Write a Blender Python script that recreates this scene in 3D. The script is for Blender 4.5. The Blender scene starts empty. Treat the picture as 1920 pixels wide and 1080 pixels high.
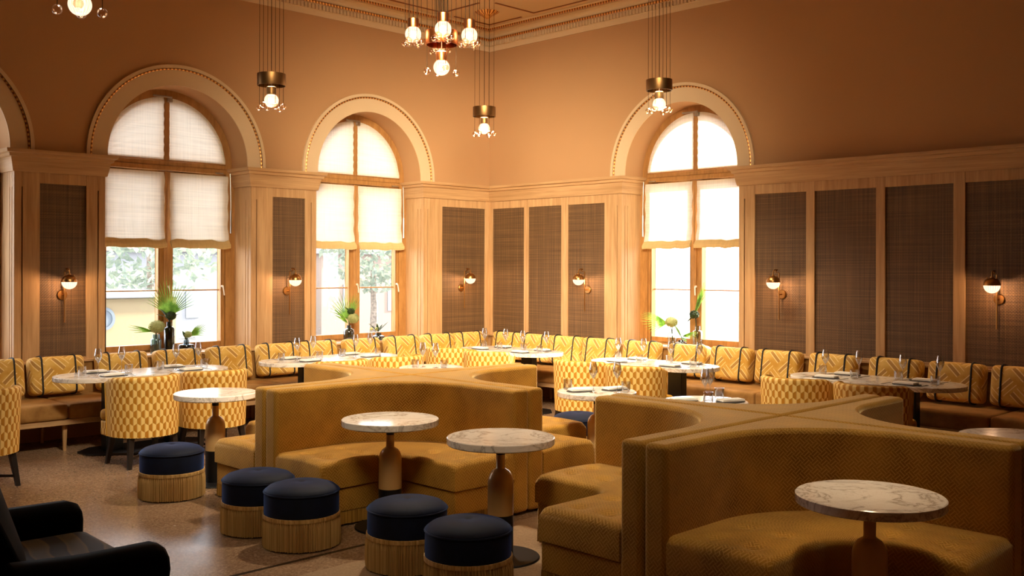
import bpy, bmesh, math, random
from math import pi, sin, cos, sqrt, atan2
from mathutils import Vector, Matrix
random.seed(7)
SC = bpy.context.scene
COL = SC.collection

# ------------------------------------------------------------------ camera, world, sun, exposure
cam_d = bpy.data.cameras.new('camera')
cam = bpy.data.objects.new('camera', cam_d); COL.objects.link(cam)
cam_d.sensor_fit = 'HORIZONTAL'; cam_d.sensor_width = 36.0
cam_d.lens = 1886.3 / 1920 * 36.0
cam_d.shift_y = -(540 - 500.7) / 1920.0
cam_d.clip_start = 0.05; cam_d.clip_end = 300
yaw = 0.787635
cam.location = (-10.202, -10.727, 1.8)
cam.rotation_mode = 'QUATERNION'
cam.rotation_quaternion = (Matrix.Rotation(yaw - pi/2, 4, 'Z') @ Matrix.Rotation(pi/2, 4, 'X') @ Matrix.Rotation(0.00253, 4, 'Z')).to_quaternion()
SC.camera = cam

world = bpy.data.worlds.new('daylight'); SC.world = world
world.use_nodes = True
wnt = world.node_tree; wnt.nodes.clear()
wbg = wnt.nodes.new('ShaderNodeBackground'); wout = wnt.nodes.new('ShaderNodeOutputWorld')
wbg.inputs['Color'].default_value = (0.98, 0.98, 1.0, 1); wbg.inputs['Strength'].default_value = 7.5
wnt.links.new(wbg.outputs[0], wout.inputs[0])

sun_d = bpy.data.lights.new('sun', 'SUN'); sun_d.energy = 40.0; sun_d.angle = 0.06; sun_d.color = (1.0, 0.86, 0.64)
sun = bpy.data.objects.new('sun', sun_d); COL.objects.link(sun)
sun.rotation_euler = Vector((-1.0, 0.18, -0.56)).to_track_quat('-Z', 'Y').to_euler()
sun.location = (8, -5, 8)

def portal(name, loc, rz, w, h):
    d = bpy.data.lights.new(name, 'AREA'); d.shape = 'RECTANGLE'; d.size = w; d.size_y = h
    o = bpy.data.objects.new(name, d); COL.objects.link(o); o.location = loc
    o.rotation_euler = (-pi/2, 0, rz)          # -Z looks into the room
    d.cycles.is_portal = True
    return o
for cx in (-7.49, -4.82, -2.15):
    portal('daylight_opening', (cx, 0.56, 2.35), 0, 1.9, 3.2)
portal('daylight_opening', (0.56, -3.39, 2.35), -pi/2, 1.9, 3.2)

# added spots without fittings, out of view, brightening the centre and seating
def added_spot(loc, aim, watts, deg, blend=0.7, color=(1.0, 0.88, 0.68), size=0.45):
    d = bpy.data.lights.new('added_spot', 'SPOT'); d.energy = watts; d.spot_size = math.radians(deg); d.spot_blend = blend
    d.shadow_soft_size = size; d.color = color
    o = bpy.data.objects.new('added_spot', d); COL.objects.link(o); o.location = loc
    o.rotation_euler = (Vector(aim) - Vector(loc)).to_track_quat('-Z', 'Y').to_euler()
added_spot((-7.2, -6.6, 5.1), (-5.3, -1.6, 0.5), 1900, 40)
added_spot((-6.4, -7.0, 5.1), (-2.2, -4.4, 0.6), 1900, 40)
added_spot((-6.0, -6.0, 5.1), (-2.2, -1.7, 0.5), 1100, 40)
added_spot((-6.2, -6.4, 5.1), (-0.6, -0.6, 2.6), 12500, 49, 1.0, (1.0, 0.84, 0.62), 1.7)  # added to brighten the corner, fading smoothly outward
added_spot((-8.0, -7.6, 5.1), (-5.2, -4.7, 0.5), 950, 36, 0.8, (1.0, 0.84, 0.60), 1.6)
added_spot((-7.4, -8.6, 5.1), (-4.4, -7.2, 0.5), 200, 36)
added_spot((-5.72, -8.55, 5.1), (-5.74, -8.597, 0.75), 620, 11, 0.5, (1.0, 0.74, 0.46))
added_spot((-4.9, -7.9, 5.1), (-4.75, -7.6, 0.9), 260, 50)

vs = SC.view_settings
vs.view_transform = 'Standard'; vs.look = 'None'; vs.exposure = 0.0; vs.gamma = 1.0
vs.use_curve_mapping = False
SC.cycles.use_denoising = True
SC.cycles.max_bounces = 10; SC.cycles.diffuse_bounces = 5; SC.cycles.glossy_bounces = 4
SC.cycles.transparent_max_bounces = 24; SC.cycles.transmission_bounces = 8
SC.cycles.caustics_reflective = False; SC.cycles.caustics_refractive = False
SC.cycles.sample_clamp_indirect = 6.0

# ------------------------------------------------------------------ node helpers and materials
def L(c):
    c = c / 255.0
    return c / 12.92 if c <= 0.04045 else ((c + 0.055) / 1.055) ** 2.4
def rgb(r, g, b): return (L(r), L(g), L(b), 1.0)

class X:                                       # tiny expression wrapper round Math nodes
    def __init__(s, nt, sock): s.nt, s.s = nt, sock
    def op(s, o, *a):
        n = s.nt.nodes.new('ShaderNodeMath'); n.operation = o
        for i, v in enumerate((s,) + a):
            if isinstance(v, X): s.nt.links.new(v.s, n.inputs[i])
            else: n.inputs[i].default_value = v
        return X(s.nt, n.outputs[0])
    def __add__(s, o): return s.op('ADD', o)
    def __sub__(s, o): return s.op('SUBTRACT', o)
    def __mul__(s, o): return s.op('MULTIPLY', o)
    def __truediv__(s, o): return s.op('DIVIDE', o)
    def fract(s): return s.op('FRACT')
    def floor(s): return s.op('FLOOR')
    def abs(s): return s.op('ABSOLUTE')
    def gt(s, v): return s.op('GREATER_THAN', v)
    def lt(s, v): return s.op('LESS_THAN', v)
    def min(s, v): return s.op('MINIMUM', v)
    def max(s, v): return s.op('MAXIMUM', v)
    def mod(s, v): return s.op('FLOORED_MODULO', v)
    def clamp01(s): return s.op('MAXIMUM', 0.0).op('MINIMUM', 1.0)

def new_mat(name, color=(0.8, 0.8, 0.8, 1), rough=0.5, metal=0.0, sheen=0.0, sheen_tint=None, spec=None, coat=0.0):
    m = bpy.data.materials.new(name); m.use_nodes = True
    nt = m.node_tree; b = nt.nodes['Principled BSDF']
    b.inputs['Base Color'].default_value = color
    b.inputs['Roughness'].default_value = rough; b.inputs['Metallic'].default_value = metal
    if sheen:
        b.inputs['Sheen Weight'].default_value = sheen; b.inputs['Sheen Roughness'].default_value = 0.35
        b.inputs['Sheen Tint'].default_value = sheen_tint or color
    if spec is not None: b.inputs['Specular IOR Level'].default_value = spec
    if coat: b.inputs['Coat Weight'].default_value = coat
    m.diffuse_color = color
    return m, nt, b
def coords(nt, which='Object', scale=(1, 1, 1), rot=(0, 0, 0)):
    t = nt.nodes.new('ShaderNodeTexCoord'); mp = nt.nodes.new('ShaderNodeMapping')
    mp.inputs['Scale'].default_value = scale; mp.inputs['Rotation'].default_value = rot
    nt.links.new(t.outputs[which], mp.inputs['Vector'])
    return mp.outputs['Vector']
def xyz(nt, vec):
    n = nt.nodes.new('ShaderNodeSeparateXYZ'); nt.links.new(vec, n.inputs[0])
    return X(nt, n.outputs[0]), X(nt, n.outputs[1]), X(nt, n.outputs[2])
def noise(nt, vec, scale, detail=3, rough=0.5, distort=0):
    n = nt.nodes.new('ShaderNodeTexNoise'); n.inputs['Scale'].default_value = scale
    n.inputs['Detail'].default_value = detail; n.inputs['Roughness'].default_value = rough; n.inputs['Distortion'].default_value = distort
    if vec is not None: nt.links.new(vec, n.inputs['Vector'])
    return X(nt, n.outputs['Fac'])
def ramp(nt, fac, stops):
    n = nt.nodes.new('ShaderNodeValToRGB'); e = n.color_ramp.elements
    while len(e) < len(stops): e.new(0.5)
    for i, (p, c) in enumerate(stops): e[i].position = p; e[i].color = c
    nt.links.new(fac.s, n.inputs[0]); return n.outputs[0]
def mix(nt, fac, a, b):
    n = nt.nodes.new('ShaderNodeMix'); n.data_type = 'RGBA'
    for k, v in ((0, fac), (6, a), (7, b)):
        if isinstance(v, X): nt.links.new(v.s, n.inputs[k])
        elif hasattr(v, 'is_output'): nt.links.new(v, n.inputs[k])
        else: n.inputs[k].default_value = v
    return n.outputs[2]
def bump(nt, b, h, strength=0.3, dist=0.01):
    n = nt.nodes.new('ShaderNodeBump'); n.inputs['Strength'].default_value = strength; n.inputs['Distance'].default_value = dist
    nt.links.new(h.s, n.inputs['Height']); nt.links.new(n.outputs[0], b.inputs['Normal'])
def setc(nt, b, sock): nt.links.new(sock, b.inputs['Base Color'])

def m_plaster(name, c):
    m, nt, b = new_mat(name, c, 0.85, spec=0.2)
    n = noise(nt, coords(nt), 1.3, 4)
    setc(nt, b, mix(nt, n, tuple(v * 0.93 for v in c[:3]) + (1,), c))
    bump(nt, b, noise(nt, coords(nt), 60, 3), 0.06, 0.004)
    return m
M_WALL = m_plaster('wall_plaster', rgb(186, 143, 99))
M_CREAM = m_plaster('cream_plaster', rgb(216, 188, 148))
M_CEIL = m_plaster('ceiling_plaster', rgb(204, 172, 128))

def m_oak(name, scale, c1=rgb(164, 124, 80), c2=rgb(202, 163, 115)):
    m, nt, b = new_mat(name, c2, 0.5, spec=0.35)
    g = noise(nt, coords(nt, 'Object', scale), 1.0, 5, 0.6, 0.4)
    g2 = noise(nt, coords(nt, 'Object', tuple(s * 4 for s in scale)), 1.0, 2)
    f = (g * 0.75 + g2 * 0.25)
    setc(nt, b, ramp(nt, f, [(0.3, c1), (0.68, c2)]))
    bump(nt, b, f, 0.08, 0.002)
    return m
M_OAKV = m_oak('oak_vertical_grain', (22, 22, 1.2))
M_OAKH = m_oak('oak_horizontal_grain', (1.0, 1.0, 26))
M_FRAME = m_oak('window_oak', (18, 18, 3), rgb(150, 104, 54), rgb(190, 140, 80))

def m_cane():
    m, nt, b = new_mat('woven_cane', rgb(104, 72, 48), 0.55, spec=0.4)
    v = coords(nt, 'Object'); x, y, z = xyz(nt, v)
    u = (x + y) * 70.0; w = z * 70.0
    par = ((u.floor() + w.floor()).mod(2.0))
    a = ((u.fract() - 0.5).abs() * 2.0); c = ((w.fract() - 0.5).abs() * 2.0)
    h = par * (a * -1.0 + 1.0) + (par * -1.0 + 1.0) * (c * -1.0 + 1.0)
    s1 = noise(nt, coords(nt, 'Object', (70, 70, 0.9)), 1.0, 2)
    s2 = noise(nt, coords(nt, 'Object', (0.9, 0.9, 70)), 1.0, 2)
    f = h * 0.32 + s1 * 0.45 + s2 * 0.45 - 0.18
    setc(nt, b, ramp(nt, f, [(0.15, rgb(54, 36, 21)), (0.45, rgb(100, 73, 45)), (0.8, rgb(154, 118, 76))]))
    bump(nt, b, h, 0.5, 0.004)
    return m
M_CANE = m_cane()

def m_floor():
    m, nt, b = new_mat('terrazzo', rgb(140, 110, 84), 0.22, spec=0.5)
    v = coords(nt, 'Object')
    vo = nt.nodes.new('ShaderNodeTexVoronoi'); vo.inputs['Scale'].default_value = 95
    nt.links.new(v, vo.inputs['Vector'])
    vx, vy, vz = xyz(nt, vo.outputs['Color'])
    chips = ramp(nt, vx, [(0.0, rgb(100, 76, 56)), (0.35, rgb(134, 104, 78)), (0.7, rgb(154, 124, 96)), (1.0, rgb(184, 154, 122))])
    big = noise(nt, v, 1.1, 3)
    c = mix(nt, 0.5, chips, ramp(nt, big, [(0.35, rgb(120, 90, 66)), (0.65, rgb(152, 120, 92))]))
    x, y, z = xyz(nt, v)
    field = y.lt(-5.70)
    c = mix(nt, field * 0.45, c, rgb(186, 158, 126))
    line = ((y + 5.44).abs()).lt(0.018)
    c = mix(nt, line, c, rgb(40, 32, 26))
    setc(nt, b, c)
    r = noise(nt, v, 3.0, 4) * 0.16 + 0.16
    nt.links.new(r.s, b.inputs['Roughness'])
    bump(nt, b, noise(nt, v, 9, 4), 0.05, 0.004)
    return m
M_FLOOR = m_floor()

def m_velvet(name, dark, light, line, s=0.034, tint=None, sheen=0.5):
    m, nt, b = new_mat(name, light, 0.75, sheen=sheen, sheen_tint=tint or light, spec=0.15)
    x, y, z = xyz(nt, coords(nt, 'UV'))
    p = (x + y) * (0.7071 / s); q = (x - y) * (0.7071 / s)
    par = (p.floor() + q.floor()).mod(2.0)
    fa = ((p * 2.0).fract() - 0.5).abs(); fb = ((q * 2.0).fract() - 0.5).abs()
    st = par * fa + (par * -1.0 + 1.0) * fb
    ln = st.gt(0.33)
    n = noise(nt, coords(nt, 'Object'), 3.5, 4, 0.6)
    c = ramp(nt, n, [(0.32, dark), (0.66, light)])
    setc(nt, b, mix(nt, ln * 0.6, c, line))
    bump(nt, b, st, 0.35, 0.003)
    return m
M_SOFA = m_velvet('mustard_velvet', rgb(134, 90, 20), rgb(178, 128, 42), rgb(206, 158, 78), tint=rgb(255, 222, 160), sheen=1.0)

def m_plain_velvet(name, dark, light, tint, sheen=0.5):
    m, nt, b = new_mat(name, light, 0.7, sheen=sheen, sheen_tint=tint, spec=0.2)
    n = noise(nt, coords(nt, 'Object'), 5, 4, 0.6)
    setc(nt, b, ramp(nt, n, [(0.35, dark), (0.65, light)]))
    bump(nt, b, noise(nt, coords(nt, 'Object'), 120, 2), 0.08, 0.002)
    return m
M_NAVY = m_plain_velvet('navy_velvet', rgb(7, 11, 24), rgb(13, 20, 42), rgb(60, 110, 200), 0.5)
M_BENCH = m_plain_velvet('bench_velvet', rgb(138, 96, 46), rgb(174, 128, 70), rgb(245, 200, 130), 0.35)
M_YVEL = m_plain_velvet('yellow_velvet', rgb(176, 126, 34), rgb(206, 156, 54), rgb(250, 215, 130), 0.4)
M_DARKVEL = m_plain_velvet('black_velvet', rgb(4, 5, 5), rgb(9, 10, 9), rgb(30, 30, 28), 0.02)
M_DARKVEL.node_tree.nodes['Principled BSDF'].inputs['Specular IOR Level'].default_value = 0.04

def m_fringe(name, a, c):
    m, nt, b = new_mat(name, c, 0.6, sheen=0.3, spec=0.2)
    n = noise(nt, coords(nt, 'Object', (90, 90, 1.5)), 1.0, 2)
    setc(nt, b, ramp(nt, n, [(0.3, a), (0.7, c)]))
    return m
M_FRINGE = m_fringe('gold_fringe', rgb(140, 104, 54), rgb(204, 164, 102))
M_FRINGE2 = m_fringe('mustard_fringe', rgb(118, 80, 24), rgb(186, 136, 58))

def m_hex():
    m, nt, b = new_mat('hexagon_weave', rgb(214, 166, 70), 0.65, sheen=0.3, spec=0.2)
    x, y, z = xyz(nt, coords(nt, 'UV'))
    u = x / 0.050; v = y / 0.122
    sa = u.fract() - 0.5; sb = (u + 0.5).fract() - 0.5
    ay = (v.fract() - 0.5).abs(); by = ((v + 0.5).fract() - 0.5).abs()
    da = sa * sa + ay * ay * 3.0; db = sb * sb + by * by * 3.0
    isa = (da - db).lt(0.0)
    loc = isa * sa + (isa * -1.0 + 1.0) * sb
    half = ((loc * 5.0) + 0.5).clamp01()
    n = noise(nt, coords(nt, 'Object'), 7, 3)
    dark = mix(nt, n, rgb(172, 108, 22), rgb(196, 136, 40))
    c = mix(nt, half, dark, rgb(238, 202, 122))
    edge = ((da - db).abs()).lt(0.05).max(loc.abs().gt(0.47))
    c = mix(nt, edge * 0.45, c, rgb(206, 160, 70))
    setc(nt, b, c)
    bump(nt, b, (da - db).abs(), 0.2, 0.003)
    return m
M_HEX = m_hex()

def m_cushion():
    m, nt, b = new_mat('interlaced_pattern_fabric', rgb(200, 142, 50), 0.6, sheen=0.4, sheen_tint=rgb(250, 220, 160), spec=0.25)
    x, y, z = xyz(nt, coords(nt, 'UV'))
    s = 0.168
    p = (x + y) * (0.7071 / s); q = (x - y) * (0.7071 / s)
    par = (p.floor() + q.floor()).mod(2.0)
    pf = p.fract(); qf = q.fract()
    t = par * pf + (par * -1.0 + 1.0) * qf
    o = par * qf + (par * -1.0 + 1.0) * pf
    inside = (o - 0.5).abs().lt(0.47)
    def band(a, c): return (t - (a + c) / 2).abs().lt((c - a) / 2) * inside
    grey = band(0.38, 0.56)
    cream = band(0.32, 0.37).max(band(0.57, 0.62)).max(band(0.84, 0.88))
    n = noise(nt, coords(nt, 'Object'), 6, 3)
    base = ramp(nt, n, [(0.35, rgb(196, 146, 54)), (0.65, rgb(222, 180, 94))])
    c = mix(nt, grey, base, rgb(174, 130, 64))
    c = mix(nt, cream, c, rgb(236, 208, 144))
    setc(nt, b, c)
    bump(nt, b, t, 0.08, 0.002)
    return m
M_CUSH = m_cushion()

def m_marble():
    m, nt, b = new_mat('white_marble', rgb(228, 216, 200), 0.14, spec=0.55)
    v = coords(nt, 'Object')
    n = noise(nt, v, 3.2, 6, 0.62, 1.6)
    vein = (n - 0.5).abs()
    n2 = noise(nt, v, 13, 5, 0.6, 1.0)
    c = ramp(nt, vein, [(0.0, rgb(176, 160, 142)), (0.014, rgb(220, 208, 192)), (0.05, rgb(240, 230, 216))])
    c2 = ramp(nt, (n2 - 0.5).abs(), [(0.0, rgb(222, 210, 194)), (0.012, rgb(255, 255, 255))])
    mm = nt.nodes.new('ShaderNodeMix'); mm.data_type = 'RGBA'; mm.blend_type = 'MULTIPLY'
    mm.inputs[0].default_value = 0.6; nt.links.new(c, mm.inputs[6]); nt.links.new(c2, mm.inputs[7])
    setc(nt, b, mm.outputs[2])
    return m
M_MARBLE = m_marble()

M_BRASS, nt, b = new_mat('brushed_brass', rgb(176, 128, 72), 0.32, 1.0)
bump(nt, b, noise(nt, coords(nt, 'Object', (1, 1, 120)), 2, 2), 0.05, 0.001)
M_BRASSD, nt, b = new_mat('dark_brass', rgb(126, 92, 54), 0.4, 1.0)
bump(nt, b, noise(nt, coords(nt, 'Object', (1, 1, 120)), 2, 2), 0.05, 0.001)
M_COPPER, nt, b = new_mat('copper', rgb(196, 116, 62), 0.3, 1.0)
bump(nt, b, noise(nt, coords(nt, 'Object', (90, 90, 2)), 2, 2), 0.05, 0.001)
M_GLAZE, nt, b = new_mat('bronze_lacquer', rgb(200, 158, 100), 0.32, 0.25, coat=0.5)
bump(nt, b, noise(nt, coords(nt, 'Object'), 8, 2), 0.03, 0.002)
M_BLACK, nt, b = new_mat('black_metal', rgb(16, 14, 13), 0.4, 0.3)
bump(nt, b, noise(nt, coords(nt, 'Object'), 40, 2), 0.04, 0.001)
M_EBONY, nt, b = new_mat('black_stained_wood', rgb(26, 19, 15), 0.4)
setc(nt, b, ramp(nt, noise(nt, coords(nt, 'Object', (20, 20, 2)), 2, 4), [(0.3, rgb(18, 13, 10)), (0.7, rgb(38, 27, 20))]))
M_STRAP, nt, b = new_mat('black_piping', rgb(16, 14, 14), 0.6)
bump(nt, b, noise(nt, coords(nt, 'Object'), 200, 1), 0.1, 0.001)
M_CORD, nt, b = new_mat('dark_cord', rgb(30, 22, 14), 0.9, spec=0.0)
bump(nt, b, noise(nt, coords(nt, 'Object'), 200, 1), 0.1, 0.001)
M_STEEL, nt, b = new_mat('satin_steel', rgb(180, 176, 168), 0.3, 1.0)
bump(nt, b, noise(nt, coords(nt, 'Object'), 60, 1), 0.03, 0.001)
M_WHITEMET, nt, b = new_mat('white_fitting', rgb(226, 210, 186), 0.4)
bump(nt, b, noise(nt, coords(nt, 'Object'), 60, 1), 0.03, 0.001)
M_LINEN, nt, b = new_mat('white_linen', rgb(238, 230, 216), 0.85)
bump(nt, b, noise(nt, coords(nt, 'Object'), 90, 3), 0.2, 0.002)
M_SLATE, nt, b = new_mat('dark_slate', rgb(52, 46, 42), 0.5)
bump(nt, b, noise(nt, coords(nt, 'Object'), 50, 3), 0.2, 0.002)

def m_gold():
    m, nt, b = new_mat('gilded_bead', rgb(196, 130, 56), 0.35, 0.7)
    x, y, z = xyz(nt, coords(nt, 'UV'))
    t = ((x * 22.0).fract() - 0.5).abs()
    setc(nt, b, ramp(nt, t, [(0.1, rgb(238, 186, 106)), (0.28, rgb(190, 120, 52)), (0.44, rgb(116, 64, 24))]))
    bump(nt, b, t, 0.6, 0.006)
    return m
M_GOLD = m_gold()

def m_thin_glass(name, tint, fac=0.12, rough=0.02, facing=0.0):
    m = bpy.data.materials.new(name); m.use_nodes = True; nt = m.node_tree; nt.nodes.clear()
    o = nt.nodes.new('ShaderNodeOutputMaterial'); mx = nt.nodes.new('ShaderNodeMixShader')
    t = nt.nodes.new('ShaderNodeBsdfTransparent'); g = nt.nodes.new('ShaderNodeBsdfGlossy')
    t.inputs['Color'].default_value = tint; g.inputs['Roughness'].default_value = rough
    lw = nt.nodes.new('ShaderNodeLayerWeight'); lw.inputs['Blend'].default_value = 0.35
    f = (X(nt, lw.outputs['Facing']) * facing + fac).clamp01()
    nt.links.new(f.s, mx.inputs[0]); nt.links.new(t.outputs[0], mx.inputs[1]); nt.links.new(g.outputs[0], mx.inputs[2])
    nt.links.new(mx.outputs[0], o.inputs[0]); m.diffuse_color = (0.8, 0.9, 0.95, 0.3)
    return m
M_PANE = m_thin_glass('window_glass', (0.97, 0.98, 1.0, 1), 0.04)
M_GLASS = m_thin_glass('clear_glass', (0.96, 0.96, 0.96, 1), 0.10, 0.06, 0.95)
M_VASE = m_thin_glass('smoke_glass', (0.58, 0.64, 0.66, 1), 0.06, 0.05, 0.3)
M_VASED = m_thin_glass('dark_smoke_glass', (0.42, 0.44, 0.44, 1), 0.05, 0.08, 0.25)
M_VASEC = m_thin_glass('pale_blue_glass', (0.62, 0.74, 0.78, 1), 0.06, 0.05, 0.3)
M_VASEL = m_thin_glass('clear_vase_glass', (0.88, 0.90, 0.88, 1), 0.06, 0.03, 0.35)

def m_globe(name, strength):
    m = bpy.data.materials.new(name); m.use_nodes = True; nt = m.node_tree; nt.nodes.clear()
    o = nt.nodes.new('ShaderNodeOutputMaterial'); mx = nt.nodes.new('ShaderNodeMixShader'); ad = nt.nodes.new('ShaderNodeAddShader')
    t = nt.nodes.new('ShaderNodeBsdfTransparent'); g = nt.nodes.new('ShaderNodeBsdfGlossy'); e = nt.nodes.new('ShaderNodeEmission')
    t.inputs['Color'].default_value = (1, 0.93, 0.82, 1); g.inputs['Roughness'].default_value = 0.1
    x, y, z = xyz(nt, coords(nt, 'UV'))
    rib = ((x * 20.0).fract() - 0.5).abs()
    c = ramp(nt, rib, [(0.05, (1.0, 0.62, 0.34, 1)), (0.35, (1.0, 0.88, 0.70, 1))])
    nt.links.new(c, e.inputs['Color']); e.inputs['Strength'].default_value = strength
    mx.inputs[0].default_value = 0.10
    nt.links.new(t.outputs[0], mx.inputs[1]); nt.links.new(g.outputs[0], mx.inputs[2])
    nt.links.new(mx.outputs[0], ad.inputs[0]); nt.links.new(e.outputs[0], ad.inputs[1])
    nt.links.new(ad.outputs[0], o.inputs[0]); m.diffuse_color = (1, 0.9, 0.7, 1)
    return m
M_GLOBE = m_globe('lit_ribbed_glass', 0.75)
M_CRYSTAL = m_thin_glass('crystal_ball_glass', (0.98, 0.86, 0.72, 1), 0.05, 0.05, 0.45)

def m_blind(name, c, trans, through):
    m = bpy.data.materials.new(name); m.use_nodes = True; nt = m.node_tree; nt.nodes.clear()
    o = nt.nodes.new('ShaderNodeOutputMaterial')
    d = nt.nodes.new('ShaderNodeBsdfDiffuse'); tl = nt.nodes.new('ShaderNodeBsdfTranslucent'); tp = nt.nodes.new('ShaderNodeBsdfTransparent')
    x, y, z = xyz(nt, coords(nt, 'UV'))
    s = noise(nt, coords(nt, 'UV', (1.5, 60, 1)), 1.0, 3) * 0.6 + noise(nt, coords(nt, 'UV', (60, 1.5, 1)), 1.0, 2) * 0.4
    col = ramp(nt, s, [(0.3, tuple(v * 0.80 for v in c[:3]) + (1,)), (0.6, c)])
    for n in (d, tl): nt.links.new(col, n.inputs['Color'])
    m1 = nt.nodes.new('ShaderNodeMixShader'); m1.inputs[0].default_value = trans
    m2 = nt.nodes.new('ShaderNodeMixShader'); m2.inputs[0].default_value = through
    nt.links.new(d.outputs[0], m1.inputs[1]); nt.links.new(tl.outputs[0], m1.inputs[2])
    nt.links.new(m1.outputs[0], m2.inputs[1]); nt.links.new(tp.outputs[0], m2.inputs[2])
    nt.links.new(m2.outputs[0], o.inputs[0]); m.diffuse_color = c
    return m
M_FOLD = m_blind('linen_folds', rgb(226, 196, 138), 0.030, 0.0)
M_BLIND = m_blind('linen_blind', rgb(242, 234, 216), 0.20, 0.008)

def m_leaf(name, a, c, tr=0.45):
    m, nt, b = new_mat(name, c, 0.45, spec=0.4)
    col = ramp(nt, noise(nt, coords(nt, 'Object'), 14, 3), [(0.35, a), (0.65, c)])
    setc(nt, b, col)
    if tr:
        o = nt.nodes['Material Output']; t = nt.nodes.new('ShaderNodeBsdfTranslucent'); mx = nt.nodes.new('ShaderNodeMixShader')
        nt.links.new(col, t.inputs['Color']); mx.inputs[0].default_value = tr
        nt.links.new(b.outputs[0], mx.inputs[1]); nt.links.new(t.outputs[0], mx.inputs[2]); nt.links.new(mx.outputs[0], o.inputs[0])
    return m
M_PALM = m_leaf('palm_green', rgb(84, 124, 44), rgb(142, 180, 78))
M_DKLEAF = m_leaf('dark_leaf', rgb(34, 48, 26), rgb(66, 86, 44))
M_HYDR = m_leaf('pale_green_petals', rgb(150, 160, 92), rgb(206, 208, 150))
M_TREE = m_leaf('tree_leaves', rgb(114, 128, 118), rgb(142, 152, 134), 0.2)
M_BARK = m_leaf('bark', rgb(90, 80, 70), rgb(130, 118, 104), 0)
M_EXTG = m_plaster('pale_paving', rgb(132, 136, 140))
M_EXTY = m_plaster('yellow_render', rgb(138, 126, 100))
M_EXTW = m_plaster('pale_render', rgb(134, 136, 140))
M_EXTR = m_plaster('terracotta', rgb(134, 120, 110))
M_EXTB = m_plaster('blue_grey_paint', rgb(104, 116, 126))
M_EXTWIN = m_plaster('grey_window', rgb(116, 122, 126))
M_EXTWH = m_plaster('white_paint', rgb(142, 145, 148))

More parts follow.
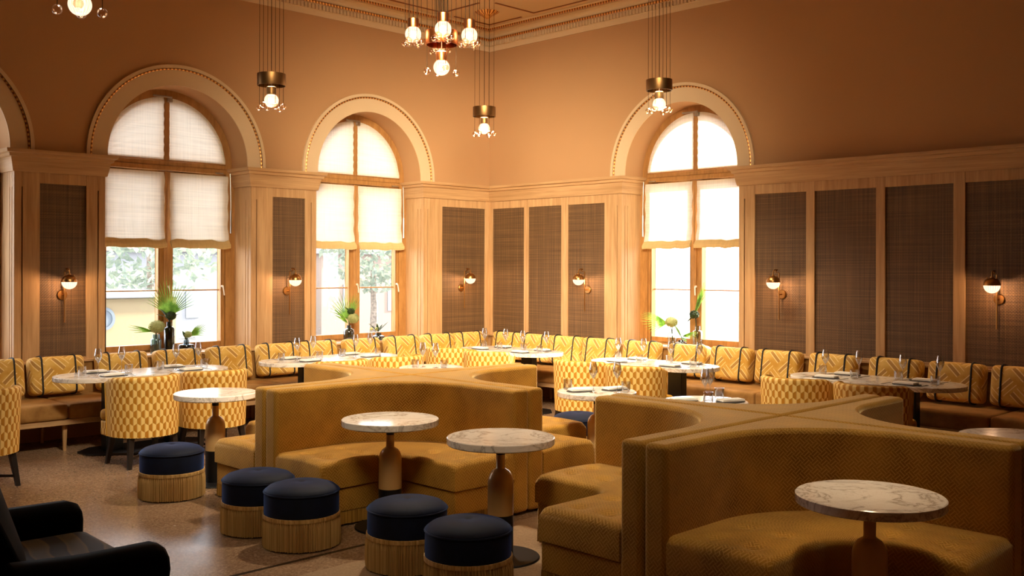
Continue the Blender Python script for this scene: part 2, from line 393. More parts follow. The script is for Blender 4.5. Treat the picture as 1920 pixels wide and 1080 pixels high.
# ------------------------------------------------------------------ mesh builder
class MB:
    def __init__(s): s.v, s.f, s.uv = [], [], []
    def face(s, idx, uv=None): s.f.append(tuple(idx)); s.uv.append(uv)
    def add(s, verts, faces, uvs=None, M=None):
        k = len(s.v)
        s.v += [tuple(M @ Vector(p)) if M is not None else tuple(p) for p in verts]
        for i, f in enumerate(faces): s.face([k + j for j in f], uvs[i] if uvs else None)
    def box(s, x0, x1, y0, y1, z0, z1, M=None):
        v = [(x, y, z) for z in (z0, z1) for y in (y0, y1) for x in (x0, x1)]
        f = [(0, 2, 3, 1), (4, 5, 7, 6), (0, 1, 5, 4), (2, 6, 7, 3), (0, 4, 6, 2), (1, 3, 7, 5)]
        uv = []
        for q in f:
            P = [v[i] for i in q]
            nz = len({p[2] for p in P}) == 1; ny = len({p[1] for p in P}) == 1
            uv.append([(p[0], p[1]) if nz else ((p[0], p[2]) if ny else (p[1], p[2])) for p in P])
        s.add(v, f, uv, M)
    def grid(s, P, cu=False, cv=False, uv=None, M=None):
        nu, nv = len(P), len(P[0]); v = [p for r in P for p in r]; f = []; u = []
        for i in range(nu if cu else nu - 1):
            for j in range(nv if cv else nv - 1):
                a, b2 = i, (i + 1) % nu; c, d = j, (j + 1) % nv
                f.append((a * nv + c, b2 * nv + c, b2 * nv + d, a * nv + d))
                if uv: u.append([uv(i, j), uv(i + 1, j), uv(i + 1, j + 1), uv(i, j + 1)])
        s.add(v, f, u if uv else None, M)
    def lathe(s, prof, n=24, M=None, ribs=0, amp=0.0, cap=True):
        P = []
        for i in range(n):
            a = 2 * pi * i / n
            k = 1 + amp * cos(ribs * a)
            P.append([(r * k * cos(a), r * k * sin(a), z) for r, z in prof])
        s.grid(P, cu=True, uv=lambda i, j: (i / n, prof[min(j, len(prof) - 1)][1]), M=M)
        k = len(s.v)
        for e in (0, len(prof) - 1):
            if cap and prof[e][0] > 1e-5:
                s.face([k - n * len(prof) + i * len(prof) + e for i in range(n)])
    def tube(s, path, r, n=8, closed=False, cap=True, M=None):
        path = [Vector(p) for p in path]; m = len(path); P = []; up = Vector((0, 0, 1)); d = 0; ds = []
        prevN = None
        for i in range(m):
            if closed: t = path[(i + 1) % m] - path[i - 1]
            else: t = path[min(i + 1, m - 1)] - path[max(i - 1, 0)]
            t.normalize()
            if prevN is None:
                a = up if abs(t.dot(up)) < 0.95 else Vector((1, 0, 0))
                N = t.cross(a).normalized()
            else:
                N = (prevN - t * prevN.dot(t)).normalized()
            prevN = N; B = t.cross(N)
            rr = r[i] if isinstance(r, (list, tuple)) else r
            P.append([tuple(path[i] + N * rr * cos(2 * pi * j / n) + B * rr * sin(2 * pi * j / n)) for j in range(n)])
            if i: d += (path[i] - path[i - 1]).length
            ds.append(d)
        ds.append(d + (path[0] - path[-1]).length)
        s.grid(P, cu=closed, cv=True, uv=lambda i, j: (ds[i], j / n), M=M)
        if cap and not closed:
            k = len(s.v) - m * n
            s.face([k + j for j in range(n)]); s.face([k + (m - 1) * n + j for j in range(n)])
    def prism(s, poly, z0, z1, M=None):
        n = len(poly); k = len(s.v)
        v = [(x, y, z0) for x, y in poly] + [(x, y, z1) for x, y in poly]
        f = [tuple(range(n - 1, -1, -1)), tuple(range(n, 2 * n))]
        uv = [[poly[i] for i in range(n - 1, -1, -1)], list(poly)]
        d = 0
        for i in range(n):
            j = (i + 1) % n; e = d + math.dist(poly[i], poly[j])
            f.append((i, j, n + j, n + i)); uv.append([(d, z0), (e, z0), (e, z1), (d, z1)]); d = e
        s.add(v, f, uv, M)
    def sweep(s, path, prof, closed_prof=True, M=None):
        n = len(path); P = []; ds = [0]
        for i in range(n):
            p = Vector(path[i])
            a = (p - Vector(path[i - 1])).normalized() if i else None
            b2 = (Vector(path[i + 1]) - p).normalized() if i < n - 1 else None
            na = Vector((-a.y, a.x)) if a else None; nb = Vector((-b2.y, b2.x)) if b2 else None
            if na is None: N = nb
            elif nb is None: N = na
            else:
                N = (na + nb); N = N / max(0.2, (1 + na.dot(nb)))
            P.append([(p.x + N.x * o, p.y + N.y * o, z) for o, z in prof])
            if i: ds.append(ds[-1] + (p - Vector(path[i - 1])).length)
        s.grid(P, cv=closed_prof, uv=lambda i, j: (ds[min(i, n - 1)], j), M=M)
        if closed_prof:
            m = len(prof); k = len(s.v) - n * m
            s.face([k + j for j in range(m)]); s.face([k + (n - 1) * m + j for j in range(m)])
    def sphere(s, c, r, n=12, m=8, M=None, sz=1.0):
        prof = [(r * sin(pi * j / m) if 0 < j < m else 0.0, -r * sz * cos(pi * j / m)) for j in range(m + 1)]
        T = Matrix.Translation(c)
        s.lathe(prof, n, T if M is None else M @ T)
    def rbox(s, hx, hy, hz, r, n=4, bulge=0.0, M=None):
        def ticks(h):
            a = [-h + r * (1 - cos(pi / 2 * i / n)) for i in range(n + 1)]
            mid = [(-h + r) + (2 * h - 2 * r) * i / 6 for i in range(1, 6)]
            return a + mid + [-t for t in reversed(a)]
        H = (hx, hy, hz)
        for ax in range(3):
            i1, i2 = (ax + 1) % 3, (ax + 2) % 3
            for sg in (-1, 1):
                P = []; U = []
                for a in ticks(H[i1]):
                    row = []; ur = []
                    for c in ticks(H[i2]):
                        q = [0, 0, 0]; q[ax] = sg * H[ax]; q[i1] = a; q[i2] = c
                        inn = [max(-(H[k] - r), min(H[k] - r, q[k])) for k in range(3)]
                        d = Vector([q[k] - inn[k] for k in range(3)])
                        d = d.normalized() * r if d.length > 1e-9 else d
                        w = [inn[k] + d[k] for k in range(3)]
                        fx = max(0, 1 - (w[0] / hx) ** 2); fz = max(0, 1 - (w[2] / hz) ** 2); fy = max(0, 1 - (w[1] / hy) ** 2)
                        w[1] += (1 if w[1] > 0 else -1) * bulge * fx * fz * min(1, abs(w[1]) / (hy * 0.5))
                        row.append(tuple(w))
                        if ax == 1: ur.append((q[0], q[2]))
                        elif ax == 0: ur.append((sg * hx + sg * (q[1] + hy), q[2]))
                        else: ur.append((q[0], sg * hz + sg * (q[1] + hy)))
                    P.append(row); U.append(ur)
                s.grid(P, uv=lambda i, j, U=U: U[i][j], M=M)
    def build(s, name, mat, parent=None, bevel=0, seg=2, smooth=True, weld=True, angle=0.6, loc=None, rz=None, normals=True):
        me = bpy.data.meshes.new(name)
        me.from_pydata(s.v, [], s.f)
        uvl = me.uv_layers.new(name='uv')
        k = 0
        for fi, f in enumerate(s.f):
            u = s.uv[fi]
            for j in range(len(f)):
                uvl.data[k].uv = u[j] if u else (s.v[f[j]][0], s.v[f[j]][1]); k += 1
        if weld or normals:
            bm = bmesh.new(); bm.from_mesh(me)
            if weld: bmesh.ops.remove_doubles(bm, verts=bm.verts, dist=1e-5)
            if normals: bmesh.ops.recalc_face_normals(bm, faces=bm.faces)
            bm.to_mesh(me); bm.free()
        if smooth:
            for p in me.polygons: p.use_smooth = True
            me.set_sharp_from_angle(angle=angle)
        me.materials.append(mat); me.update()
        o = bpy.data.objects.new(name, me); COL.objects.link(o)
        if parent: o.parent = parent
        if loc: o.location = loc
        if rz is not None: o.rotation_euler = (0, 0, rz)
        if bevel:
            b = o.modifiers.new('edge', 'BEVEL'); b.width = bevel; b.segments = seg; b.limit_method = 'ANGLE'; b.angle_limit = 0.7
            b.harden_normals = False
        return o
def empty(name, loc=(0, 0, 0), rz=0.0):
    o = bpy.data.objects.new(name, None); COL.objects.link(o); o.location = loc; o.rotation_euler = (0, 0, rz); o.empty_display_size = 0.1
    return o
def tag(o, label, cat, group=None):
    n = len(label.split())
    if not 4 <= n <= 16: print('LABEL', n, label)
    o['label'] = label; o['category'] = cat
    if group: o['group'] = group
    return o
def struct(o): o['kind'] = 'structure'; return o
def copy_tree(o, parent=None):
    c = o.copy(); COL.objects.link(c)
    if parent: c.parent = parent
    for ch in list(o.children): copy_tree(ch, c)
    return c
def place(proto, used, loc, rz, label, cat, group):
    o = proto if not used else copy_tree(proto)
    o.location = loc; o.rotation_euler = (0, 0, rz)
    return tag(o, label, cat, group)
def lamp(name, parent, loc, watts, size=0.03, color=(1.0, 0.70, 0.44)):
    d = bpy.data.lights.new(name, 'POINT'); d.energy = watts; d.shadow_soft_size = size; d.color = color
    o = bpy.data.objects.new(name, d); COL.objects.link(o); o.location = loc; o.parent = parent
    return o
def arc(cx, cz, r, a0, a1, n): return [(cx + r * cos(a0 + (a1 - a0) * i / n), cz + r * sin(a0 + (a1 - a0) * i / n)) for i in range(n + 1)]

# ------------------------------------------------------------------ setting: room shell
CEIL = 5.2; SPR = 3.0; RA = 0.84; WH = 0.905; SILL = 0.79
WL = (-7.49, -4.82, -2.15)          # window centres on the left wall (u = x)
WR = (3.39,)                        # window centre on the right wall (u = -y)
RZR = -pi / 2                       # frame rotation of the right wall

def wall(name, u0, u1, wins, rz):
    mb = MB()
    def q(a, b2, z0, z1, y=0.0):
        mb.add([(a, y, z0), (b2, y, z0), (b2, y, z1), (a, y, z1)], [(0, 1, 2, 3)])
    cur = u0
    for c in wins:
        q(cur, c - WH, 0, CEIL); q(c - WH, c + WH, 0, SILL)
        q(c - WH, c - RA, 2.96, CEIL); q(c + RA, c + WH, 2.96, CEIL)
        A = [(c - RA, SPR)] + arc(c, SPR, RA, pi, 0, 40)[1:-1] + [(c + RA, SPR)]
        for (x0, z0), (x1, z1) in zip(A[:-1], A[1:]):
            mb.add([(x0, 0, z0), (x1, 0, z1), (x1, 0, CEIL), (x0, 0, CEIL)], [(0, 1, 2, 3)])
        out = [(c - WH, SILL), (c - WH, 2.96), (c - RA, 2.96)] + A + [(c + RA, 2.96), (c + WH, 2.96), (c + WH, SILL), (c - WH, SILL)]
        for (x0, z0), (x1, z1) in zip(out[:-1], out[1:]):
            mb.add([(x0, 0, z0), (x1, 0, z1), (x1, 0.5, z1), (x0, 0.5, z0)], [(0, 1, 2, 3)])
        cur = c + WH
    q(cur, u1, 0, CEIL)
    o = mb.build(name, M_WALL, rz=rz, angle=0.5, weld=True)
    return struct(o)
wall('wall_left', -14, 0.0, WL, 0)
wall('wall_right', 0.0, 14, WR, RZR)
mb = MB(); mb.box(-14, -13.9, -14, 0, 0, CEIL); struct(mb.build('wall_back', M_WALL))
mb = MB(); mb.box(-13.9, 0, -14, -13.9, 0, CEIL); struct(mb.build('wall_front', M_WALL))
mb = MB(); mb.box(-14, 0.0, -14, 0.0, -0.1, 0); struct(mb.build('floor', M_FLOOR))
mb = MB(); mb.box(-14, 0.0, -14, 0.0, CEIL, CEIL + 0.1); struct(mb.build('ceiling', M_CEIL))

# crown moulding round the room, with dentils and two gilded bands
crown = struct(empty('trim_1'))
PATH = [(0.0, -13.9), (0.0, 0.0), (-13.9, 0.0)]      # left normal points into the room
mb = MB(); mb.sweep(PATH, [(0, 4.955), (0.018, 4.955), (0.024, 5.02), (0.03, 5.025), (0.03, 5.09), (0.075, 5.09), (0.075, 5.125),
    (0.085, 5.13), (0.10, 5.16), (0.14, 5.185), (0.20, 5.19), (0.20, 5.2), (0, 5.2)]); mb.build('crown_moulding', M_CREAM, crown, angle=0.4)
mb = MB()
for i in range(180):
    u = 0.06 + i * 0.053
    mb.box(-u - 0.034, -u, -0.062, -0.02, 5.03, 5.088)
    mb.box(-0.062, -0.02, -u - 0.034, -u, 5.03, 5.088)
o = mb.build('dentil_band', M_CREAM, crown, smooth=False, weld=False)
mb = MB(); mb.sweep(PATH, [(0.07, 5.092), (0.092, 5.094), (0.098, 5.108), (0.09, 5.122), (0.07, 5.122)]); mb.build('gilded_band', M_GOLD, crown)
mb = MB(); mb.sweep(PATH, [(0.275, 5.199), (0.28, 5.178), (0.305, 5.172), (0.33, 5.178), (0.335, 5.199)]); mb.build('gilded_band', M_GOLD, crown)
mb = MB(); mb.sweep(PATH, [(0.345, 5.199), (0.345, 5.188), (0.40, 5.188), (0.40, 5.199)]); mb.build('ceiling_fillet', M_CREAM, crown)

M_LINE, nt, b = new_mat('brown_ceiling_line', rgb(132, 74, 30), 0.7)
bump(nt, b, noise(nt, coords(nt, 'Object'), 60, 2), 0.05, 0.001)
mb = MB(); w = 0.012
def cstrip(x0, y0, x1, y1): mb.box(min(x0, x1) - w, max(x0, x1) + w, min(y0, y1) - w, max(y0, y1) + w, 5.19, 5.199)
cstrip(-0.48, -0.50, -0.48, -1.12); cstrip(-0.48, -0.50, -1.12, -0.50)
cstrip(-0.52, -1.40, -0.52, -3.4); cstrip(-0.52, -1.40, -1.22, -1.40)
cstrip(-1.38, -0.55, -1.38, -1.24); cstrip(-1.38, -0.55, -3.4, -0.55)
cstrip(-0.48, -3.7, -0.48, -7.2); cstrip(-3.7, -0.50, -7.2, -0.50)
struct(mb.build('trim_2', M_LINE))
mb = MB()
for (x, y) in ((-0.98, -0.98),):
    mb.lathe([(0.0, 5.10), (0.03, 5.11), (0.07, 5.15), (0.13, 5.17), (0.16, 5.199)], 20, Matrix.Translation((x, y, 0)), 8, 0.10)
mb.lathe([(0.0, 5.13), (0.05, 5.14), (0.12, 5.17), (0.15, 5.199)], 20, Matrix.Translation((-0.42, -3.55, 0)), 8, 0.08)
struct(mb.build('trim_3', M_GOLD))

# oak panelling: one unit per pier, each with frame boards, cane panels and cornice
CORN = [(0.0, 2.755), (0.016, 2.755), (0.020, 2.765), (0.045, 2.895), (0.050, 2.898), (0.066, 2.902), (0.072, 2.932),
        (0.080, 2.936), (0.096, 2.940), (0.104, 2.970), (0.104, 2.975), (0.0, 2.975)]
trim_no = [10]
def pier(u0, u1, canes, rz, left_rev, right_rev, corner=None):
    """u0..u1 = face extent in the wall frame; canes = list of (a, b); reveals = window side linings"""
    root = struct(empty('trim_%d' % trim_no[0], (0, 0, 0), rz)); trim_no[0] += 1
    f = MB(); D = 0.03
    ZB, ZT = 0.845, 2.645
    xs = [u0] + [x for c in canes for x in c] + [u1]
    for k in range(0, len(xs), 2):
        a, b2 = xs[k], xs[k + 1]
        grooved = []
        if k == 0 and left_rev: grooved.append(a + 0.075)
        if k == len(xs) - 2 and right_rev: grooved.append(b2 - 0.075)
        cur = a
        for g in grooved:
            f.box(cur, g - 0.007, -D, 0, 0.80, 2.76)
            f.box(g - 0.007, g + 0.007, -D, 0, 2.60, 2.76)
            f.box(g - 0.007, g + 0.007, -0.004, 0, 0.80, 2.60)
            cur = g + 0.007
        f.box(cur, b2, -D, 0, 0.80, 2.76)
    for a, b2 in canes:
        f.box(a, b2, -D + 0.002, 0, ZT, 2.76); f.box(a, b2, -D + 0.002, 0, 0.80, ZB)
    for side, u in ((-1, u0 if left_rev else None), (1, u1 if right_rev else None)):
        if u is None: continue
        # lining of the reveal: board 0.03 thick with two stopped grooves near the front edge
        def lb(d0, d1, z0, z1, t0=0.0, t1=0.03):
            xa, xb = (u - side * t1, u - side * t0)
            f.box(min(xa, xb), max(xa, xb), d0, d1, z0, z1)
        lb(0.0, 0.03, 0.80, 2.76); lb(0.044, 0.09, 0.80, 2.76); lb(0.104, 0.36, 0.80, 2.76)
        for g in (0.03, 0.09):
            lb(g, g + 0.014, 2.60, 2.76); lb(g, g + 0.014, 0.80, 2.60, 0.026, 0.03)
    f.build('panel_frame', M_OAKV, root, bevel=0.003, seg=1, smooth=False, weld=False)
    for a, b2 in canes:
        m2 = MB(); m2.box(a - 0.005, b2 + 0.005, -0.012, -0.001, ZB - 0.005, ZT + 0.005)
        m2.build('cane_panel', M_CANE, root, smooth=False)
    path = []
    if right_rev: path += [(u1, 0.36)]
    path += [(u1, -D), (u0, -D)]
    if left_rev: path += [(u0, 0.36)]
    path = path[::-1]
    prof = [(-o, z) for o, z in CORN]
    m2 = MB(); m2.sweep(path, [(-o, z) for o, z in CORN]); m2.build('cornice', M_OAKH, root, angle=0.3)
    # flat top closing the ledge over the panelling
    return root
FH = 0.875
pier(-9.28, WL[0] - FH, [(-9.0, -8.62)], 0, False, True)
pier(WL[0] + FH, WL[1] - FH, [(-6.366, -5.894)], 0, True, True)
pier(WL[1] + FH, WL[2] - FH, [(-3.650, -3.188)], 0, True, True)
pier(WL[2] + FH, -0.03, [(-0.933, -0.105)], 0, True, False)
pier(0.0, WR[0] - FH, [(0.10, 0.745), (0.829, 1.459), (1.576, 2.225)], RZR, False, True)
pier(WR[0] + FH, 10.6, [(4.477, 5.125), (5.228, 5.931), (6.029, 6.731), (6.845, 7.55), (7.65, 8.35), (8.45, 9.15)], RZR, True, False)

# archivolts: flat cream band, raised fillet and gilded bead round each arch
def archivolt(c, rz):
    root = struct(empty('trim_%d' % trim_no[0], (0, 0, 0), rz)); trim_no[0] += 1
    def ring(mb, r0, r1, d0, d1, n=56):
        def pts(r): return [(c + r, 2.975)] + arc(c, SPR, r, 0, pi, n) + [(c - r, 2.975)]
        a, b2 = pts(r0), pts(r1)
        P = [[(p[0], d1, p[1]), (p[0], d0, p[1]), (q[0], d0, q[1]), (q[0], d1, q[1])] for p, q in zip(a, b2)]
        mb.grid(P, cv=True)
    mb = MB(); ring(mb, RA, 1.035, -0.012, 0.0); mb.build('arch_band', M_CREAM, root, angle=0.5)
    mb = MB(); ring(mb, 1.035, 1.072, -0.03, 0.0); mb.build('arch_fillet', M_CREAM, root, angle=0.5)
    mb = MB(); mb.tube([(c + 1.022, -0.016, 2.975)] + [(x, -0.016, z) for x, z in arc(c, SPR, 1.022, 0, pi, 70)] + [(c - 1.022, -0.016, 2.975)], 0.010, 6)
    mb.build('gilded_bead', M_GOLD, root)
for c in WL: archivolt(c, 0)
for c in WR: archivolt(c, RZR)

# windows
def window(n, c, rz):
    loc = (c, 0, 0) if rz == 0 else (0, -c, 0)
    root = struct(empty('window_%d' % n, loc, rz))
    f = MB()
    d0, d1 = 0.36, 0.47
    def ring(mb, r0, r1, a0, a1, da, db, nn=40, zc=SPR):
        a, b2 = arc(0, zc, r0, a0, a1, nn), arc(0, zc, r1, a0, a1, nn)
        mb.grid([[(p[0], db, p[1]), (p[0], da, p[1]), (q[0], da, q[1]), (q[0], db, q[1])] for p, q in zip(a, b2)], cv=True)
    ring(f, 0.755, 0.86, 0, pi, d0, d1)
    for s in (-1, 1):
        x0, x1 = sorted((s * 0.755, s * 0.90)); f.box(x0, x1, d0, d1, SILL, SPR)
    f.box(-0.76, 0.76, d0, d1, SILL, 0.83)
    f.build('window_frame', M_FRAME, root, bevel=0.006, angle=0.5)
    t = MB(); t.box(-0.755, 0.755, d0 - 0.02, d1, 2.905, 2.965); t.box(-0.755, 0.755, d0 - 0.005, d1, 2.965, 3.02)
    t.build('transom', M_FRAME, root, bevel=0.008)
    # upper light: two quarter sashes either side of a post
    for s in (-1, 1):
        q = MB(); a0, a1 = (0, pi / 2) if s > 0 else (pi, pi / 2)
        ring(q, 0.70, 0.756, a0, a1, d0 + 0.012, d1 - 0.01, 24)
        q.box(min(s * 0.036, s * 0.70), max(s * 0.036, s * 0.70), d0 + 0.012, d1 - 0.01, 3.02, 3.06)
        q.build('fanlight_sash', M_FRAME, root, bevel=0.004, angle=0.5)
        g = MB(); pts = [(s * 0.036, 3.05)] + [(x, z) for x, z in arc(0, SPR, 0.71, a0, a1, 20) if z > 3.05 and abs(x) > 0.036] + [(s * 0.036, SPR + 0.709)]
        k = len(pts)
        g.add([(x, 0.42, z) for x, z in pts] + [(x, 0.426, z) for x, z in pts],
              [tuple(range(k)), tuple(range(2 * k - 1, k - 1, -1))] + [(i, (i + 1) % k, k + (i + 1) % k, k + i) for i in range(k)])
        g.build('fanlight_pane', M_PANE, root, smooth=False)
        h = MB(); x0, x1 = 0.012, 0.752
        def bx(a, b2, z0, z1, dd0=d0 + 0.008, dd1=d1 - 0.01): h.box(min(s * a, s * b2), max(s * a, s * b2), dd0, dd1, z0, z1)
        bx(x0, 0.085, 0.83, 2.90); bx(0.70, x1, 0.83, 2.90); bx(0.085, 0.70, 0.83, 0.90); bx(0.085, 0.70, 2.84, 2.90)
        bx(0.085, 0.70, 1.508, 1.524, d0 + 0.05, d1 - 0.03)
        sash = h.build('casement_sash', M_FRAME, root, bevel=0.006)
        g = MB(); g.box(min(s * 0.08, s * 0.705), max(s * 0.08, s * 0.705), 0.42, 0.426, 0.895, 2.845)
        g.build('window_pane', M_PANE, root, smooth=False)
    m2 = MB(); m2.box(-0.036, 0.036, d0 - 0.01, d1, 3.02, SPR + 0.757); m2.build('fanlight_post', M_FRAME, root, bevel=0.006)
    m2 = MB(); m2.box(-0.026, 0.012, d0 - 0.018, d0 + 0.02, 0.83, 2.90); m2.build('meeting_stile', M_FRAME, root, bevel=0.006)
    hd = MB(); hd.lathe([(0.0, 0), (0.014, 0), (0.014, 0.02), (0, 0.02)], 12, Matrix.Translation((0.715, 0.37, 1.56)) @ Matrix.Rotation(pi / 2, 4, 'X'))
    hd.tube([(0.715, 0.345, 1.56), (0.715, 0.335, 1.55), (0.722, 0.33, 1.50), (0.728, 0.33, 1.45)], 0.008, 8)
    hd.lathe([(0.0, 0), (0.014, 0), (0.014, 0.02), (0, 0.02)], 12, Matrix.Translation((0.02, 0.345, 1.56)) @ Matrix.Rotation(pi / 2, 4, 'X'))
    hd.tube([(0.02, 0.325, 1.56), (0.02, 0.315, 1.55), (0.024, 0.31, 1.50), (0.026, 0.31, 1.45)], 0.008, 8)
    hd.build('casement_handle', M_WHITEMET, root)
    op = MB(); sg = 1 if rz == 0 else -1
    op.box(-0.18, 0.05, 0.31, 0.33, 3.745, 3.765); op.box(0.0, 0.06, 0.32, 0.36, 3.70, 3.745)
    op.build('fanlight_stay', M_STEEL, root, bevel=0.003)
    rd = MB(); rd.tube([(sg * 0.80, 0.33, 2.92), (sg * 0.81, 0.33, 2.6), (sg * 0.81, 0.33, 2.48)], 0.006, 6)
    rd.lathe([(0.0, 0), (0.011, 0), (0.011, 0.28), (0, 0.28)], 10, Matrix.Translation((sg * 0.812, 0.33, 2.20)))
    rd.box(sg * 0.66 - 0.05, sg * 0.66 + 0.05, 0.325, 0.345, 2.91, 2.925)
    rd.build('opener_rod', M_STEEL, root)
    sl = MB(); sl.box(-0.875, 0.875, -0.005, 0.36, SILL, 0.815); sl.build('window_sill', M_FRAME, root, bevel=0.004)
    return root
for n, c in enumerate(WL): window(n + 1, c, 0)
window(4, WR[0], RZR)

# ------------------------------------------------------------------ blinds
def roman_blind(loc, rz, s, label, drop, seed):
    rnd = random.Random(seed)
    root = tag(empty('roman_blind', loc, rz), label, 'blind', 'half drawn linen roman blinds')
    x0, x1 = sorted((s * 0.035, s * 0.775)); nx = 10
    zs = [2.885 - 0.02 * i for i in range(int((2.885 - drop - 0.045) / 0.02) + 1)]
    P = []
    for i in range(nx + 1):
        x = x0 + (x1 - x0) * i / nx; row = []
        for j, z in enumerate(zs):
            t = (2.885 - z) / 0.19
            y = 0.338 - 0.005 * abs(sin(pi * t)) - (0.02 * max(0, (drop + 0.22 - z) / 0.12) if z < drop + 0.22 else 0)
            e = (0.004 * sin(t * 5.1 + seed)) if i in (0, nx) else 0
            row.append((x + e, y, z))
        P.append(row)
    mb = MB(); mb.grid(P, uv=lambda i, j: (i * 0.074 + seed, zs[min(j, len(zs) - 1)]))
    mb.build('blind_cloth', M_BLIND, root, normals=False, angle=1.2)
    # gathered folds at the bottom
    mb = MB(); sag = [rnd.uniform(-0.008, 0.008) for _ in range(nx + 1)]
    prof = []
    z = drop + 0.085
    for k in range(5):
        prof += [(0.316 - 0.012 * k, z), (0.300 - 0.008 * k, z - 0.035), (0.306 - 0.008 * k, z - 0.048), (0.336 - 0.008 * k, z - 0.02)]
        z -= 0.014
    P = [[(x0 - 0.004 + (x1 - x0 + 0.008) * i / nx, y, zz + sag[i]) for y, zz in prof] for i in range(nx + 1)]
    mb.grid(P, uv=lambda i, j: (i * 0.074 + seed, j * 0.03)); mb.build('fold_stack', M_FOLD, root, normals=False, angle=1.2)
    return root
def lunette_blind(loc, rz, s, label):
    root = tag(empty('fanlight_blind', loc, rz), label, 'blind', 'sheer blinds in the arched fanlights')
    x0 = 0.03; R = 0.752; n = 16
    P = []
    for i in range(n + 1):
        x = x0 + (R - 0.004 - x0) * i / n
        h = sqrt(max(0.0, R * R - x * x)); top = max(SPR + h, 3.03)
        P.append([(s * x, 0.352 + 0.003 * sin(j * 1.9), 3.025 + (top - 3.025) * j / 24) for j in range(25)])
    mb = MB(); mb.grid(P, uv=lambda i, j: (P[min(i, n)][0][0] + 3.1 * s, P[min(i, n)][min(j, 24)][2])); mb.build('blind_cloth', M_BLIND, root, normals=False, angle=1.2)
    mb = MB(); mb.tube([(s * 0.03, 0.350, 3.027), (s * 0.748, 0.350, 3.027)], 0.006, 6); mb.build('bottom_rail', M_FRAME, root)
wn = ('left arched window', 'middle arched window', 'right wall window')
for k, (loc, rz, drop) in enumerate((((WL[1], 0, 0), 0, 2.03), ((WL[2], 0, 0), 0, 2.05), ((0, -WR[0], 0), RZR, 2.06))):
    for s, sd in ((-1, 'left'), (1, 'right')):
        roman_blind(loc, rz, s, 'pale linen roman blind half drawn over the %s casement of the %s' % (sd, wn[k]), drop, k * 2 + s)
        lunette_blind(loc, rz, s, 'sheer pale blind filling the %s quarter of the fanlight above the %s' % (sd, wn[k]))

# ------------------------------------------------------------------ banquettes
def seat_block(mb, a, b2, d0, d1, z0, z1):
    mb.rbox((b2 - a) / 2 - 0.002, (d1 - d0) / 2, (z1 - z0) / 2, 0.035, 3, 0, Matrix.Translation(((a + b2) / 2, (d0 + d1) / 2, (z0 + z1) / 2)))
def banquette(rz, u0, u1, seams, label, front=-0.82, bu0=None, bu1=None):
    root = tag(empty('banquette', (0, 0, 0), rz), label, 'bench')
    xs = [u0] + seams + [u1]
    for a, b2 in zip(xs[:-1], xs[1:]):
        mb = MB(); seat_block(mb, a, b2, front, -0.05, 0.315, 0.47); mb.build('seat_cushion', M_BENCH, root)
    mb = MB(); mb.box(u0, u1, front + 0.03, -0.04, 0.26, 0.315); mb.build('seat_rail', M_OAKH, root, bevel=0.004)
    mb = MB(); mb.box(bu0 if bu0 is not None else u0, bu1 if bu1 is not None else u1, -0.055, -0.001, 0.24, 0.795); mb.build('back_board', M_BENCH, root, bevel=0.004)
    mb = MB(); mb.box(bu0 if bu0 is not None else u0, bu1 if bu1 is not None else u1, -0.075, -0.001, 0.795, 0.82); mb.build('ledge', M_OAKH, root, bevel=0.004)
    for x in [x for x in xs if u0 + 0.3 < x < u1 - 0.3] + [u0 + 0.25, u1 - 0.25]:
        mb = MB(); mb.lathe([(0, 0), (0.016, 0), (0.026, 0.26), (0, 0.26)], 14, Matrix.Translation((x, front + 0.12, 0))); mb.build('leg', M_OAKV, root)
        mb = MB(); mb.lathe([(0, 0), (0.016, 0), (0.026, 0.26), (0, 0.26)], 14, Matrix.Translation((x, -0.12, 0))); mb.build('leg', M_OAKV, root)
banquette(0, -9.6, -0.06, [-8.77, -7.57, -6.37, -5.17, -3.97, -2.77, -1.57], 'long tan velvet banquette running under the windows of the left wall')
banquette(RZR, 0.83, 9.9, [1.36, 2.56, 3.76, 4.96, 6.16, 7.36, 8.56], 'long tan velvet banquette running along the right wall below the cane panels', bu0=0.09)

def back_cushion():
    root = empty('back_cushion')
    mb = MB(); T = Matrix.Translation((0, 0, 0.19))
    mb.rbox(0.27, 0.085, 0.19, 0.05, 4, 0.012, T)
    mb.build('cushion_body', M_CUSH, root)
    for x in (-0.165, 0.165):
        h, z = 0.091, 0.196; pts = []
        for cx, cz, a0 in ((h - 0.05, z - 0.05, 0), (-(h - 0.05), z - 0.05, pi / 2), (-(h - 0.05), -(z - 0.05), pi), (h - 0.05, -(z - 0.05), 1.5 * pi)):
            for i in range(5):
                a = a0 + pi / 2 * i / 4; pts.append((x, cx + 0.05 * cos(a) * 1.04, 0.19 + cz + 0.05 * sin(a)))
        for p in range(len(pts)):
            pass
        m2 = MB(); m2.tube(pts, 0.009, 6, closed=True); m2.build('strap', M_STRAP, root)
    return root
pc = back_cushion(); used = False
lcent = [(-8.1, 0), (-7.45, 0), (-6.86, 0), (-6.27, 0), (-5.59, 0), (-4.96, 0), (-4.33, 0.02), (-3.69, -0.02), (-3.13, 0), (-2.46, 0), (-1.80, 0), (-1.18, 0), (-0.61, 0)]
lw = ['beyond the left edge of the picture, second', 'left of the pier', 'cut by the left edge of the photo, windows side',
      'under the sconce of the dark left cane panel', 'behind the left oval table, under the left window',
      'behind the left oval table, below the three vases', 'just right of the left oval table, upright beside a gap',
      'at the left end of the second oval table', 'behind the second oval table, left of the bottle shaped vase',
      'behind the second oval table, below the bottle shaped vase', 'at the right end of the second oval table',
      'beside two tall flutes, left of the corner cane panel', 'on the window wall bench, last before the corner']
